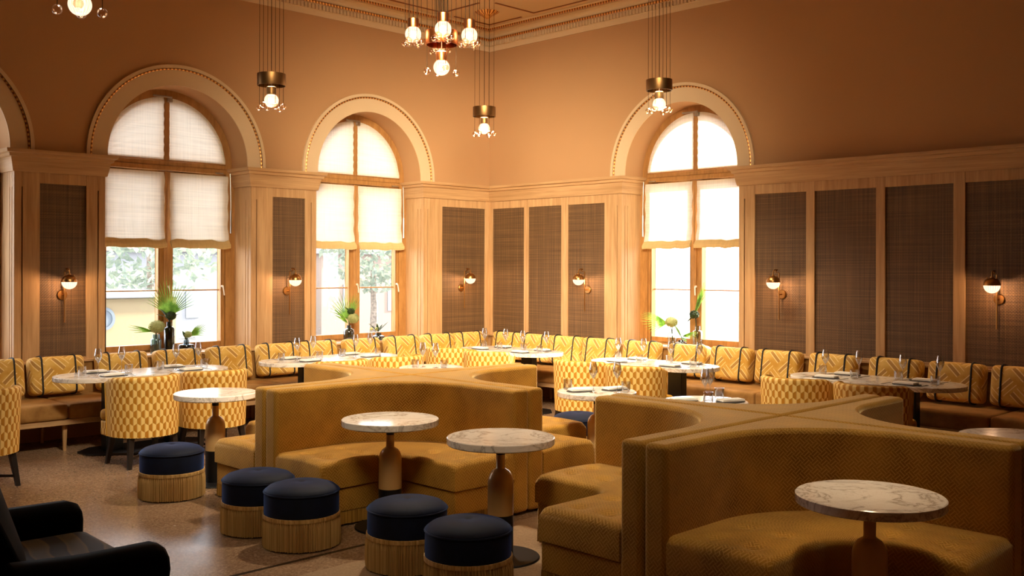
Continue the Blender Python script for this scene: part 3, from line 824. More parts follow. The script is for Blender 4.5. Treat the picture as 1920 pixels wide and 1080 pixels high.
for (u, t), l in list(zip(lcent, lw))[2:]:
    o = place(pc, used, (u, -0.242, 0.502), t, 'ochre patterned back cushion, ' + l, 'cushion', 'patterned back cushions on the banquettes'); used = True
    o.rotation_euler = (-0.16, 0, t)
rcent = [0.62, 1.18, 1.74, 2.31, 2.99, 3.69, 4.29, 4.90, 5.55, 6.23, 6.84, 7.44, 8.05]
rw = ['first on the right wall bench from the corner', 'behind the corner oval table, second from the corner', 'right of the corner oval table, third from the corner',
      'left of the sunlit oval table, fourth from the corner', 'behind the left end of the sunlit oval table', 'behind the sunlit oval table, below the window vases',
      'at the right end of the sunlit oval table', 'alone between the two right oval tables', 'behind the left end of the dim right oval table',
      'behind the middle of the dim right oval table', 'at the right end of the dim right oval table', 'cut by the right edge of the photo', '']
for u, l in list(zip(rcent, rw))[:-1]:
    t = random.uniform(-0.03, 0.03)
    o = place(pc, True, (-0.242, -u, 0.502), RZR, 'ochre patterned back cushion, ' + l, 'cushion', 'patterned back cushions on the banquettes')
    o.rotation_euler = (-0.16, 0, RZR + t)

# ------------------------------------------------------------------ cross sofas: four corner units each
SL, ST, SR, SF = 1.37, 0.15, 0.72, 0.73
SCEN = ST + SR
def corner_unit():
    root = empty('corner_sofa')
    g = 0.006
    inner = [(SL, ST)] + [(SCEN - SR * sin(a), SCEN - SR * cos(a)) for a in [pi / 2 * i / 24 for i in range(25)]] + [(ST, SL)]
    poly = [(g, g), (SL, g)] + inner + [(g, SL)]
    mb = MB(); mb.prism(poly, 0.02, 0.91); mb.build('sofa_back', M_SOFA, root, bevel=0.03, seg=4, angle=0.9)
    NS, NA = 16, 18
    def P(k, o):                                   # k runs along the seat, o = offset from the back's face
        if k <= NS: return (SL - (SL - SCEN) * k / NS, ST + o)
        if k <= NS + NA:
            a = pi / 2 * (k - NS) / NA; r = SR - o
            return (SCEN - r * sin(a), SCEN - r * cos(a))
        return (ST + o, SCEN + (SL - SCEN) * (k - NS - NA) / NS)
    K = 2 * NS + NA; W = SF - ST
    slen = [0]
    for k in range(K): slen.append(slen[-1] + math.dist(P(k, 0.3), P(k + 1, 0.3)))
    btn = [(5, 0.19), (5, 0.40), (14, 0.19), (14, 0.40), (K - 5, 0.19), (K - 5, 0.40), (K - 14, 0.19), (K - 14, 0.40)]
    bpos = [P(k, o) for k, o in btn]
    os_ = [0.0] + [0.012 + (W - 0.05) * i / 22 for i in range(23)]
    def top(k, o):
        x, y = P(k, o); z = 0.455
        z += 0.012 * (1 - (2 * o / W - 1) ** 2)
        e = min(slen[k], slen[K] - slen[k])
        if e < 0.05: z -= 0.035 * (1 - e / 0.05) ** 2
        for bx, by in bpos: z -= 0.030 * math.exp(-((x - bx) ** 2 + (y - by) ** 2) / 0.0022)
        return z
    def section(k):
        pts = [(0.0, 0.27, 0.0)]
        v = 0.19
        for o in os_: pts.append((o, top(k, o), v + o))
        for a in (0.5, 1.0, 1.5708):
            pts.append((W - 0.038 + 0.038 * sin(a), top(k, W - 0.038) - 0.038 * (1 - cos(a)), v + W - 0.038 + 0.04 * a))
        pts.append((W, 0.272, v + W + 0.18))
        return pts
    S = [section(k) for k in range(K + 1)]
    G = [[P(k, o) + (z,) for o, z, v in S[k]] for k in range(K + 1)]
    mb = MB(); mb.grid(G, uv=lambda i, j: (slen[i], S[min(i, K)][min(j, len(S[0]) - 1)][2]))
    for k in (0, K):
        n = len(G[0]); base = k * n
        mb.face([base + j for j in range(n)], [(S[k][j][0], S[k][j][1]) for j in range(n)])
    mb.face([k * len(G[0]) for k in range(K + 1)] + [k * len(G[0]) + len(G[0]) - 1 for k in range(K, -1, -1)])
    seat = mb.build('seat_cushion', M_SOFA, root, angle=1.0)
    for (bx, by) in bpos:
        m2 = MB(); m2.sphere((bx, by, 0.442), 0.017, 12, 8, sz=0.5); m2.build('tuft_button', M_SOFA, seat)
    # plinth under the cushion
    fr = [P(k, W - 0.012) for k in range(K + 1)]; bk = [P(k, 0.0) for k in range(K + 1)]
    fr[0] = (SL - 0.012, fr[0][1]); bk[0] = (SL - 0.012, bk[0][1]); fr[-1] = (fr[-1][0], SL - 0.012); bk[-1] = (bk[-1][0], SL - 0.012)
    mb = MB(); mb.prism(bk + fr[::-1], 0.10, 0.268); mb.build('plinth', M_SOFA, root, bevel=0.008, angle=0.9)
    # fringe: fine vertical pleats along front and ends
    path = [(SL - 0.016, ST)] + [(SL - 0.016, SF - 0.016)] + [P(k, W - 0.016) for k in range(1, K)] + [(SF - 0.016, SL - 0.016), (ST, SL - 0.016)]
    dense = []
    for p, q in zip(path[:-1], path[1:]):
        n = max(1, int(math.dist(p, q) / 0.007)); dense += [(p[0] + (q[0] - p[0]) * i / n, p[1] + (q[1] - p[1]) * i / n) for i in range(n)]
    P2 = []
    for i, p in enumerate(dense):
        q = dense[min(i + 1, len(dense) - 1)]; q0 = dense[max(i - 1, 0)]
        d = Vector((q[0] - q0[0], q[1] - q0[1])).normalized(); nrm = Vector((-d.y, d.x)); a = 0.007 * (1 if i % 2 else -1)
        P2.append([(p[0] + nrm.x * a * w_, p[1] + nrm.y * a * w_, z) for w_, z in ((0.3, 0.115), (0.8, 0.09), (1.0, 0.012 + 0.006 * random.random()))])
    mb = MB(); mb.grid(P2); mb.build('fringe', M_FRINGE2, root, normals=False, smooth=False)
    return root
pu = corner_unit(); used = False
for (cx, cy), nm in (((-4.93, -4.25), 'rear cross sofa'), ((-4.75, -7.57), 'front cross sofa')):
    for rz, sd in ((pi, 'facing the camera'), (pi / 2, 'facing left towards the windows'), (-pi / 2, 'facing right'), (0, 'turned to the room corner')):
        lb = 'mustard velvet corner sofa, quarter of the %s %s' % (nm, sd)
        place(pu, used, (cx, cy, 0), rz, lb, 'sofa', 'quarter units of the cross shaped sofas'); used = True

# ------------------------------------------------------------------ poufs
def pouf():
    root = empty('pouf'); R = 0.24
    mb = MB(); prof = [(0.0, 0.402), (0.012, 0.402), (0.03, 0.409), (0.10, 0.407), (0.16, 0.398), (0.21, 0.382), (R - 0.004, 0.362), (R, 0.352), (R - 0.004, 0.344)]
    mb.lathe(prof[::-1], 40); mb.build('seat_top', M_NAVY, root, angle=1.2)
    mb = MB(); mb.tube([(R * cos(2 * pi * i / 40), R * sin(2 * pi * i / 40), 0.350) for i in range(40)], 0.006, 6, closed=True); mb.build('piping', M_NAVY, root)
    mb = MB(); mb.lathe([(0, 0.19), (R - 0.003, 0.19), (R, 0.20), (R, 0.33), (R - 0.003, 0.348), (0, 0.348)], 40); mb.build('side_band', M_NAVY, root)
    mb = MB(); mb.lathe([(R - 0.01, 0.185), (R + 0.006, 0.187), (R + 0.008, 0.20), (R + 0.006, 0.212), (R - 0.01, 0.214)], 40); mb.build('braid', M_FRINGE, root)
    n = 180; P = []
    for i in range(n):
        a = 2 * pi * i / n; d = 0.008 if i % 2 else -0.008; j = random.uniform(-0.0025, 0.0025)
        P.append([((r + d * k + j * k) * cos(a), (r + d * k + j * k) * sin(a), z) for r, k, z in ((R, 0.3, 0.196), (R + 0.003, 1, 0.15), (R + 0.004, 1, 0.07), (R + 0.002, 1, 0.006 + 0.006 * random.random()))])
    mb = MB(); mb.grid(P, cu=True); mb.build('fringe', M_FRINGE, root, normals=False, smooth=False)
    mb = MB(); mb.lathe([(0, 0.0), (R - 0.02, 0.0), (R - 0.02, 0.19), (0, 0.19)], 24); mb.build('base', M_EBONY, root)
    return root
pp = pouf(); used = False
for (x, y), l in (((-6.53, -3.27), 'leftmost of the row, nearest the dining chairs'), ((-6.575, -4.63), 'second from the left, behind the middle one'),
                  ((-6.56, -5.14), 'middle of the row of five, seen whole'), ((-6.37, -5.99), 'before the black base of a table'),
                  ((-6.44, -6.61), 'nearest the camera, at the front of the row'), ((-2.93, -4.33), 'far one half hidden behind the front sofa back')):
    place(pp, used, (x, y, 0), random.uniform(0, 3), 'round navy velvet pouf with gold fringe, ' + l, 'pouf', 'navy fringed poufs'); used = True

# ------------------------------------------------------------------ round tables
def round_table():
    root = empty('round_table'); R = 0.335
    mb = MB(); mb.lathe([(0, 0.704), (R - 0.006, 0.704), (R, 0.710), (R, 0.746), (R - 0.005, 0.75), (0, 0.75)], 64); mb.build('tabletop', M_MARBLE, root, angle=0.5)
    mb = MB(); mb.lathe([(0, 0.64), (0.028, 0.64), (0.028, 0.698), (0.12, 0.698), (0.12, 0.704), (0, 0.704)], 24); mb.build('upper_collar', M_BLACK, root, angle=0.5)
    mb = MB(); mb.lathe([(0, 0.27), (0.080, 0.27), (0.080, 0.465), (0.078, 0.49), (0.070, 0.515), (0.055, 0.538), (0.034, 0.552), (0.028, 0.557), (0.028, 0.64), (0, 0.64)], 36)
    mb.build('bottle_stem', M_GLAZE, root, angle=0.9)
    mb = MB(); mb.lathe([(0, 0.012), (0.080, 0.012), (0.080, 0.27), (0, 0.27)], 36); mb.build('lower_collar', M_BLACK, root, angle=0.5)
    mb = MB(); mb.lathe([(0, 0), (0.24, 0), (0.245, 0.005), (0.24, 0.012), (0, 0.012)], 48); mb.build('base', M_BLACK, root, angle=0.5)
    return root
rt = round_table(); used = False
RT = [((-5.885, -5.20), 'left one before the rear cross sofa'), ((-5.85, -6.26), 'between the two cross sofas, beside the front poufs'),
      ((-5.74, -8.597), 'nearest the camera at lower right, before the front sofa'), ((-6.036, -3.043), 'bare one left of the rear sofa, before the dining chairs'),
      ((-3.664, -5.184), 'with place settings behind the tall back of the front sofa'), ((-3.544, -6.194), 'with two flutes, partly hidden behind the front sofa'),
      ((-3.53, -8.495), 'cut by the right edge of the photo'), ((-3.36, -2.66), 'behind the rear sofa back, carrying two flutes')]
for (x, y), l in RT:
    place(rt, used, (x, y, 0), random.uniform(0, 6), 'round marble pedestal table ' + l, 'table', 'round marble pedestal tables'); used = True

# ------------------------------------------------------------------ oval dining tables
def oval(a, r, n=20):
    return [(a - r + r * cos(t), r * sin(t)) for t in [-pi / 2 + pi * i / n for i in range(n + 1)]] + \
           [(-(a - r) + r * cos(t), r * sin(t)) for t in [pi / 2 + pi * i / n for i in range(n + 1)]]
def dining_table(loc, rz, a, label):
    root = tag(empty('dining_table', loc, rz), label, 'table', 'oval marble dining tables')
    mb = MB(); mb.prism(oval(a, 0.35), 0.708, 0.75); mb.build('tabletop', M_MARBLE, root, bevel=0.004, angle=0.6)
    mb = MB(); mb.box(-a + 0.3, a - 0.3, -0.14, 0.14, 0.696, 0.708); mb.build('under_frame', M_BLACK, root, bevel=0.003)
    for s in (-1, 1):
        mb = MB(); mb.box(s * 0.32 - 0.09, s * 0.32 + 0.09, -0.05, 0.05, 0.014, 0.696); mb.build('pedestal', M_BLACK, root, bevel=0.006)
    mb = MB(); hx, hy = 0.62, 0.27
    mb.prism([(-hx, -0.10), (-hx + 0.18, -hy), (hx - 0.18, -hy), (hx, -0.10), (hx, 0.10), (hx - 0.18, hy), (-hx + 0.18, hy), (-hx, 0.10)], 0, 0.014)
    mb.build('base_plate', M_BLACK, root, bevel=0.003)
    return root
DT = [((-5.72, -1.03, 0), 0, 0.87, 'left oval table'), ((-3.51, -1.05, 0), 0, 0.88, 'second oval table'), ((-1.21, -1.68, 0), RZR, 0.78, 'corner oval table'),
      ((-1.30, -3.99, 0), RZR, 0.79, 'sunlit oval table'), ((-1.105, -6.43, 0), RZR, 0.83, 'dim right oval table')]
DL = ['oval white marble dining table under the left arched window', 'oval white marble dining table under the middle arched window',
      'oval white marble dining table in the corner between the two banquettes', 'oval white marble dining table glaring with light under the right wall window',
      'oval white marble dining table in dim light before the right cane panels']
for (loc, rz, a, nm), l in zip(DT, DL): dining_table(loc, rz, a, l)

# ------------------------------------------------------------------ tub dining chairs (front = local +y)
def tub_chair():
    root = empty('tub_chair'); R = 0.305; n = 40
    def plan(t, r):                                    # U shape: half circle at the back, short straight arms
        if t < 0.16: return (-r, 0.07 * (1 - t / 0.16))
        if t > 0.84: return (r, 0.07 * (t - 0.84) / 0.16)
        a = pi + pi * (t - 0.16) / 0.68
        return (r * cos(a), r * sin(a))
    ts = [i / n for i in range(n + 1)]
    zs = [0.275, 0.30, 0.42, 0.55, 0.68, 0.775, 0.80]
    def fl(z): return 1.0 + 0.06 * (z - 0.27) / 0.53
    def topz(t): return 0.80 - 0.045 * abs(2 * t - 1) ** 3
    P = []; UV = []
    for t in ts:
        row = []; uv = []; s = (t - 0.5) * (0.14 + pi * R)
        for z in zs:
            zz = 0.275 + (z - 0.275) * (topz(t) - 0.275) / 0.525
            x, y = plan(t, R * fl(z)); row.append((x, y, zz)); uv.append((s, zz))
        for z, dr in ((0.812, 0.018), (0.812, 0.04), (0.79, 0.056)):
            x, y = plan(t, R * fl(0.8) - dr); row.append((x, y, z - 0.80 + topz(t))); uv.append((s, topz(t) + dr))
        for z in (0.66, 0.50, 0.42, 0.275):
            x, y = plan(t, R * fl(z) - 0.056); row.append((x, y, z)); uv.append((s, 1.7 - z))
        P.append(row); UV.append(uv)
    mb = MB(); mb.grid(P, cv=False, uv=lambda i, j: UV[i][j])
    m = len(P[0])
    for i in (0, n): mb.face([i * m + j for j in range(m)])
    mb.build('back_shell', M_HEX, root, angle=1.1)
    # piping round the top edge and down both front edges
    path = [(P[0][j][0], P[0][j][1] + 0.004, P[0][j][2]) for j in range(0, 7)] + [(p[8][0], p[8][1], p[8][2]) for p in P] + [(P[-1][j][0], P[-1][j][1] + 0.004, P[-1][j][2]) for j in range(6, -1, -1)]
    mb = MB(); mb.tube(path, 0.006, 6); mb.build('piping', M_YVEL, root)
    # apron below the seat, following a D plan
    ap = [(R * cos(pi + pi * i / 24), R * sin(pi + pi * i / 24)) for i in range(25)] + [(R, 0.16)] + [(R - 0.07 + 0.07 * cos(a), 0.19 + 0.07 * sin(a)) for a in [pi / 2 * i / 6 for i in range(7)]] + [(-(R - 0.07) - 0.07 * sin(a), 0.19 + 0.07 * cos(a)) for a in [pi / 2 * i / 6 for i in range(7)]] + [(-R, 0.16)]
    ap = [(x * 0.985, y * 0.985) for x, y in ap]
    mb = MB(); mb.prism(ap, 0.272, 0.40); mb.build('seat_apron', M_HEX, root, bevel=0.012, seg=3, angle=0.9)
    sc = [(x * 0.83, y * 0.83 + 0.05) for x, y in ap]
    sc = [(x, min(y, 0.285)) for x, y in sc]
    mb = MB(); mb.prism([(x * (1.2 if y > 0.14 else 1.0), y) for x, y in sc], 0.401, 0.50); mb.build('seat_cushion', M_YVEL, root, bevel=0.035, seg=4, angle=0.9)
    for sx in (-1, 1):
        for sy in (-1, 1):
            mb = MB(); x0, y0 = sx * 0.20, sy * 0.17 + 0.0; x1, y1 = sx * 0.235, sy * 0.215 + 0.0
            t, b2 = 0.026, 0.017
            v = [(x0 - t, y0 - t, 0.28), (x0 + t, y0 - t, 0.28), (x0 + t, y0 + t, 0.28), (x0 - t, y0 + t, 0.28),
                 (x1 - b2, y1 - b2, 0), (x1 + b2, y1 - b2, 0), (x1 + b2, y1 + b2, 0), (x1 - b2, y1 + b2, 0)]
            mb.add(v, [(0, 1, 2, 3), (7, 6, 5, 4), (0, 4, 5, 1), (1, 5, 6, 2), (2, 6, 7, 3), (3, 7, 4, 0)])
            mb.build('leg', M_EBONY, root, bevel=0.003)
    for s in (-1, 1):
        mb = MB(); M = Matrix.Translation((0, 0, 0.085)) @ Matrix.Rotation(atan2(0.42 * s, 0.46), 4, 'Z')
        mb.box(-0.30, 0.30, -0.008, 0.008, -0.011 + 0.002 * s, 0.011 + 0.002 * s, M); mb.build('stretcher', M_EBONY, root, bevel=0.002)
    return root
tc = tub_chair(); used = False
CH = [((-7.50, -1.84), 0.05, 'cut by the left edge of the photo'),
      ((-6.10, -1.83), 0.04, 'left one at the left oval table, black legs showing'), ((-5.39, -1.80), -0.03, 'right one at the left oval table, behind bare table'),
      ((-3.93, -1.80), 0.03, 'left of two at the second oval table, mostly hidden'), ((-3.16, -1.80), -0.02, 'right of two at the second oval table'),
      ((-1.93, -1.36), RZR, 'left of two at the corner oval table'), ((-1.93, -2.06), RZR + 0.04, 'right of two at the corner oval table'),
      ((-2.04, -3.62), RZR - 0.03, 'left of two at the sunlit oval table'), ((-2.04, -4.34), RZR + 0.02, 'right of two at the sunlit oval table'),
      ((-1.87, -6.05), RZR - 0.02, 'left of two at the dim right oval table'), ((-1.87, -6.77), RZR + 0.03, 'right of two at the dim right oval table')]
for (x, y), rz, l in CH:
    place(tc, used, (x, y, 0), rz, 'yellow hexagon tub chair, ' + l, 'chair', 'yellow tub chairs at the oval tables'); used = True

# ------------------------------------------------------------------ table settings
def flute():
    mb = MB(); mb.lathe([(0, 0.0), (0.033, 0.0), (0.033, 0.002), (0.012, 0.006), (0.004, 0.014), (0.0035, 0.11), (0.008, 0.122), (0.024, 0.15), (0.0365, 0.178), (0.037, 0.192), (0.031, 0.225), (0.025, 0.258),
        (0.0238, 0.258), (0.0295, 0.225), (0.0355, 0.192), (0.035, 0.179), (0.022, 0.152), (0.006, 0.126), (0, 0.124)], 20)
    return mb.build('champagne_flute', M_GLASS, angle=1.0)
def tumbler():
    mb = MB(); mb.lathe([(0, 0), (0.035, 0), (0.037, 0.004), (0.039, 0.088), (0.037, 0.088), (0.035, 0.012), (0, 0.010)], 20)
    return mb.build('tumbler', M_GLASS, angle=0.6)
def napkin():
    mb = MB(); mb.rbox(0.10, 0.055, 0.006, 0.005, 2); mb.rbox(0.097, 0.052, 0.004, 0.0035, 2, 0, Matrix.Translation((0.003, 0.002, 0.009)))
    o = mb.build('folded_napkin', M_LINEN); return o
def mat_():
    mb = MB(); mb.prism([(0.13 * cos(a) * (abs(cos(a)) ** -0.4 if abs(cos(a)) > 1e-3 else 1), 0.085 * sin(a)) for a in [2 * pi * (i + 0.5) / 24 for i in range(24)]], 0, 0.006)
    return mb.build('place_mat', M_SLATE, bevel=0.002)
def cutlery(kind):
    mb = MB()
    if kind == 'knife':
        mb.add([(-0.105, -0.005, 0.001), (-0.01, -0.006, 0.001), (-0.01, 0.006, 0.001), (-0.105, 0.004, 0.001), (-0.105, -0.005, 0.003), (-0.01, -0.006, 0.004), (-0.01, 0.006, 0.004), (-0.105, 0.004, 0.003)],
               [(3, 2, 1, 0), (4, 5, 6, 7), (0, 1, 5, 4), (1, 2, 6, 5), (2, 3, 7, 6), (3, 0, 4, 7)])
        mb.add([(-0.01, -0.009, 0.001), (0.09, -0.008, 0.001), (0.115, -0.002, 0.001), (0.09, 0.006, 0.001), (-0.01, 0.006, 0.001), (-0.01, -0.009, 0.003), (0.09, -0.008, 0.003), (0.115, -0.002, 0.003), (0.09, 0.006, 0.003), (-0.01, 0.006, 0.003)],
               [(4, 3, 2, 1, 0), (5, 6, 7, 8, 9)] + [(i, (i + 1) % 5, 5 + (i + 1) % 5, 5 + i) for i in range(5)])
        return mb.build('table_knife', M_STEEL, smooth=False)
    mb.box(-0.10, 0.04, -0.004, 0.004, 0.001, 0.004); mb.box(0.04, 0.06, -0.011, 0.011, 0.001, 0.004)
    for i in range(4): mb.box(0.06, 0.105, -0.011 + i * 0.0062, -0.0082 + i * 0.0062, 0.001, 0.0035)
    return mb.build('table_fork', M_STEEL, smooth=False)
PF, PT_, PN, PM, PK, PFK = flute(), tumbler(), napkin(), mat_(), cutlery('knife'), cutlery('fork')
firsts = {}
def put(proto, x, y, z, rz, label, cat, group):
    o = proto if proto.name not in firsts else proto.copy()
    if proto.name in firsts: COL.objects.link(o)
    firsts[proto.name] = 1
    o.location = (x, y, z); o.rotation_euler = (0, 0, rz)
    tag(o, label, cat, group)
ZT = 0.7501
short = ['left oval table', 'second oval table', 'corner oval table', 'sunlit oval table', 'dim right oval table']
for ti, ((loc, rz, a, nm)) in enumerate(DT):
    M = Matrix.Translation(loc) @ Matrix.Rotation(rz, 4, 'Z')
    sx = a * 0.46
    for ix, end in ((-1, 'left end'), (1, 'right end')):
        for iy, side in ((-1, 'room side'), (1, 'wall side')):
            j = lambda v=0.012: random.uniform(-v, v)
            where = 'at the %s, %s of the %s' % (end, side, short[ti])
            def at(lx, ly, dz, proto, lab, cat, grp, turn=0.0):
                p = M @ Vector((lx + j(), ly + j(), 0)); put(proto, p.x, p.y, ZT + dz, rz + turn + j(0.06), lab + ' ' + where, cat, grp)
            x = ix * sx
            at(x, iy * 0.20, 0, PM, 'dark slate place mat', 'place mat', 'slate place mats')
            at(x, iy * 0.20, 0.0125, PN, 'folded white napkin', 'napkin', 'white napkins on the oval tables')
            at(x + iy * 0.19, iy * 0.20, 0, PK, 'steel table knife', 'knife', 'steel cutlery', pi / 2)
            at(x - iy * 0.17, iy * 0.20, 0, PFK, 'steel table fork', 'fork', 'steel cutlery', pi / 2)
            at(x + 0.10 + (0.10 if iy > 0 else -0.18), iy * 0.055, 0, PF, 'tall clear champagne flute', 'glass', 'champagne flutes')
            at(x + (-0.20 if iy > 0 else 0.22), iy * 0.07, 0, PT_, 'short clear water tumbler', 'tumbler', 'water tumblers')
def setting(cx, cy, items, where):
    r0 = Vector((0.709, -0.705)); f0 = Vector((0.705, 0.709))
    for kind, lx, ly, word in items:
        p = Vector((cx, cy)) + r0 * lx + f0 * ly
        spec = {'flute': (PF, 0, 'tall clear champagne flute', 'glass', 'champagne flutes'), 'tumbler': (PT_, 0, 'short clear water tumbler', 'tumbler', 'water tumblers'),
                'napkin': (PN, 0.0125, 'folded white napkin', 'napkin', 'white napkins on the round tables'), 'mat': (PM, 0, 'dark slate place mat', 'place mat', 'slate place mats')}[kind]
        put(spec[0], p.x, p.y, ZT + spec[1], random.uniform(-0.3, 0.3) - 0.3, '%s %s %s' % (spec[2], word, where), spec[3], spec[4])
setting(-3.664, -5.184, [('mat', -0.14, -0.03, 'at left'), ('napkin', -0.14, -0.03, 'at left'), ('mat', 0.16, 0.08, 'at right'), ('napkin', 0.16, 0.08, 'at right'),
    ('flute', -0.04, -0.12, 'left one'), ('flute', 0.16, -0.12, 'right one'), ('tumbler', -0.24, 0.10, 'left one'), ('tumbler', 0.24, -0.06, 'right one')], 'on the round table behind the front sofa back')
setting(-3.544, -6.194, [('mat', -0.17, 0.0, 'at left'), ('napkin', -0.17, 0.0, 'at left'), ('mat', 0.19, -0.05, 'at right'), ('napkin', 0.19, -0.05, 'at right'),
    ('flute', -0.005, -0.02, 'left one'), ('flute', 0.05, 0.06, 'right one'), ('tumbler', 0.0, -0.13, 'front one'), ('tumbler', 0.14, 0.13, 'right one')], 'on the round table partly behind the front sofa')
setting(-3.36, -2.66, [('flute', -0.09, 0.0, 'left one'), ('flute', 0.05, -0.08, 'right one'), ('tumbler', 0.14, -0.14, 'right one'), ('tumbler', -0.16, -0.10, 'left one')], 'standing behind the rear sofa')

# ------------------------------------------------------------------ sconces
def sconce():
    root = empty('wall_sconce'); RX = Matrix.Rotation(pi / 2, 4, 'X')
    mb = MB(); mb.lathe([(0, 0), (0.052, 0), (0.052, 0.014), (0.046, 0.02), (0, 0.02)], 28, Matrix.Translation((0, 0, 1.50)) @ RX); mb.build('back_plate', M_BRASS, root, angle=0.6)
    mb = MB(); mb.tube([(0, -0.02, 1.50), (0, -0.075, 1.50)], 0.008, 10); mb.build('stem', M_BRASS, root)
    path = [(0, -0.075, 1.215), (0, -0.075, 1.74)] + [(0, -0.11 - 0.035 * cos(a), 1.74 + 0.035 * sin(a)) for a in [pi * i / 12 for i in range(1, 7)]] + \
           [(0, -0.165 + 0.035 * sin(a), 1.74 + 0.035 * cos(a)) for a in [0, ]] + [(0, -0.165 - 0.035 * sin(a), 1.74 + 0.035 * cos(a)) for a in [pi / 2 * i / 6 for i in range(1, 7)]] + [(0, -0.20, 1.71)]
    mb = MB(); mb.tube(path, 0.007, 10); mb.build('rod', M_BRASS, root)
    T = Matrix.Translation((0, -0.20, 1.635))
    mb = MB(); mb.lathe([(0, 0.086), (0.016, 0.086), (0.016, 0.074), (0.030, 0.068)] + [(0.078 * cos(a), 0.078 * sin(a)) for a in [pi / 2 * (1 - i / 10) for i in range(4, 11)]] + [(0.074, 0.0), (0.070, 0.01), (0.03, 0.06), (0, 0.066)], 28, T); mb.build('brass_dome', M_BRASS, root, angle=0.8)
    for s in (-1, 1):
        mb = MB(); mb.lathe([(0, 0), (0.006, 0), (0.006, 0.02), (0, 0.02)], 10, T @ Matrix.Translation((s * 0.045, 0, 0.058))); mb.build('thumb_screw', M_BRASS, root)
    mb = MB(); mb.lathe([(0.0, -0.074)] + [(0.074 * cos(a), 0.074 * sin(a)) for a in [-pi / 2 + pi / 2 * i / 10 for i in range(1, 11)]], 60, T, 20, 0.012); mb.build('glass_bowl', M_GLOBE, root, angle=1.2)
    lamp('bulb', root, (0, -0.20, 1.612), 8.0, 0.02, (1.0, 0.62, 0.36))
    return root
ps = sconce(); used = False
SP = [((-6.14, -0.012, 0), 0, 'on the cane panel left of the left window'), ((-3.445, -0.012, 0), 0, 'on the narrow cane panel between left windows'),
      ((-0.565, -0.012, 0), 0, 'on the cane panel left of the corner'), ((-0.012, -1.935, 0), RZR, 'on the cane panel left of the right wall window'),
      ((-0.012, -4.825, 0), RZR, 'on the cane panel right of the right wall window'), ((-0.012, -7.165, 0), RZR, 'on the dark cane panel at far right')]
for loc, rz, l in SP:
    if not used: o = ps
    else:
        o = copy_tree(ps)
    used = True
    o.location = loc; o.rotation_euler = (0, 0, rz); tag(o, 'brass wall sconce with lit globe ' + l, 'wall lamp', 'brass wall sconces')

# ------------------------------------------------------------------ pendant lamps
def bulb_set(root, x, y, z, nb=6, rb=0.10, cap_mat=M_BRASSD, ceil=CEIL, drop=0.07, watts=10.0, a0=0.3):
    """ribbed globe with cap, small crystal balls round it, each on a cord from the ceiling"""
    T = Matrix.Translation((x, y, z))
    mb = MB(); mb.lathe([(0, 0.056), (0.046, 0.056), (0.047, 0.060), (0.047, 0.128), (0.044, 0.132), (0, 0.132)], 24, T); mb.build('lamp_cap', cap_mat, root, angle=0.6)
    mb = MB(); mb.lathe([(0.0, -0.068)] + [(0.068 * cos(a), 0.068 * sin(a)) for a in [-pi / 2 + (pi / 2 + 0.95) * i / 16 for i in range(1, 17)]], 80, T, 20, 0.012); mb.build('glass_globe', M_GLOBE, root, angle=1.2)
    mb = MB(); mb.tube([(x, y, z + 0.13), (x, y, ceil)], 0.0032, 5); mb.build('cord', M_CORD, root)
    for i in range(nb):
        a = a0 + 2 * pi * i / nb; bx, by = x + rb * cos(a), y + rb * sin(a); bz = z - drop + 0.014 * (i % 2)
        mb = MB(); mb.sphere((bx, by, bz), 0.031, 16, 10); mb.build('crystal_ball', M_CRYSTAL, root)
        mb = MB(); mb.tube([(bx, by, bz + 0.03), (bx, by, ceil)], 0.0024, 4); mb.build('cord', M_CORD, root)
    lamp('bulb', root, (x, y, z), watts, 0.035)
def ring(root, z, m, r=0.135, h=0.115):
    mb = MB(); mb.lathe([(r, z - h / 2), (r + 0.002, z - h / 2 + 0.004), (r + 0.002, z + h / 2), (r - 0.006, z + h / 2), (r - 0.006, z - h / 2), (r, z - h / 2)], 48, cap=False); mb.build('drum_ring', m, root, angle=0.6)
    mb = MB(); mb.lathe([(0, z + h / 2 - 0.012), (r - 0.006, z + h / 2 - 0.012), (r - 0.006, z + h / 2 - 0.004), (0, z + h / 2 - 0.004)], 48); mb.build('ring_plate', m, root, angle=0.6)
def add_drum_spot(root, z, watts):                         # spot added inside the drum to brighten what lies below
    d = bpy.data.lights.new('added_drum_spot', 'SPOT'); d.energy = watts; d.spot_size = math.radians(112); d.spot_blend = 0.9
    d.shadow_soft_size = 0.11; d.color = (1.0, 0.87, 0.66)
    o = bpy.data.objects.new('added_drum_spot', d); COL.objects.link(o); o.location = (0, 0, z - 0.02); o.parent = root
def canopy(root, r=0.15):
    mb = MB(); mb.lathe([(0, CEIL - 0.03), (r, CEIL - 0.03), (r, CEIL), (0, CEIL)], 36); mb.build('ceiling_canopy', M_BRASSD, root, angle=0.6)
def pendant(x, y, z, label, watts, down):
    root = tag(empty('pendant_lamp', (x, y, 0)), label, 'pendant lamp', 'single globe pendant lamps')
    ring(root, z, M_BRASSD); canopy(root); add_drum_spot(root, z, down)
    bulb_set(root, 0, 0, z - 0.20, 6, 0.115, M_BRASSD, drop=0.072, watts=watts)
pendant(-4.955, -2.131, 3.615, 'single globe pendant with dark brass ring over the left window pier', 0.8, 90)
pendant(-1.887, -1.894, 3.668, 'single globe pendant with dark brass ring hanging in front of the corner', 14, 380)
pendant(-1.62, -4.30, 3.72, 'single globe pendant with dark brass ring in front of the right wall arch', 4.5, 620)
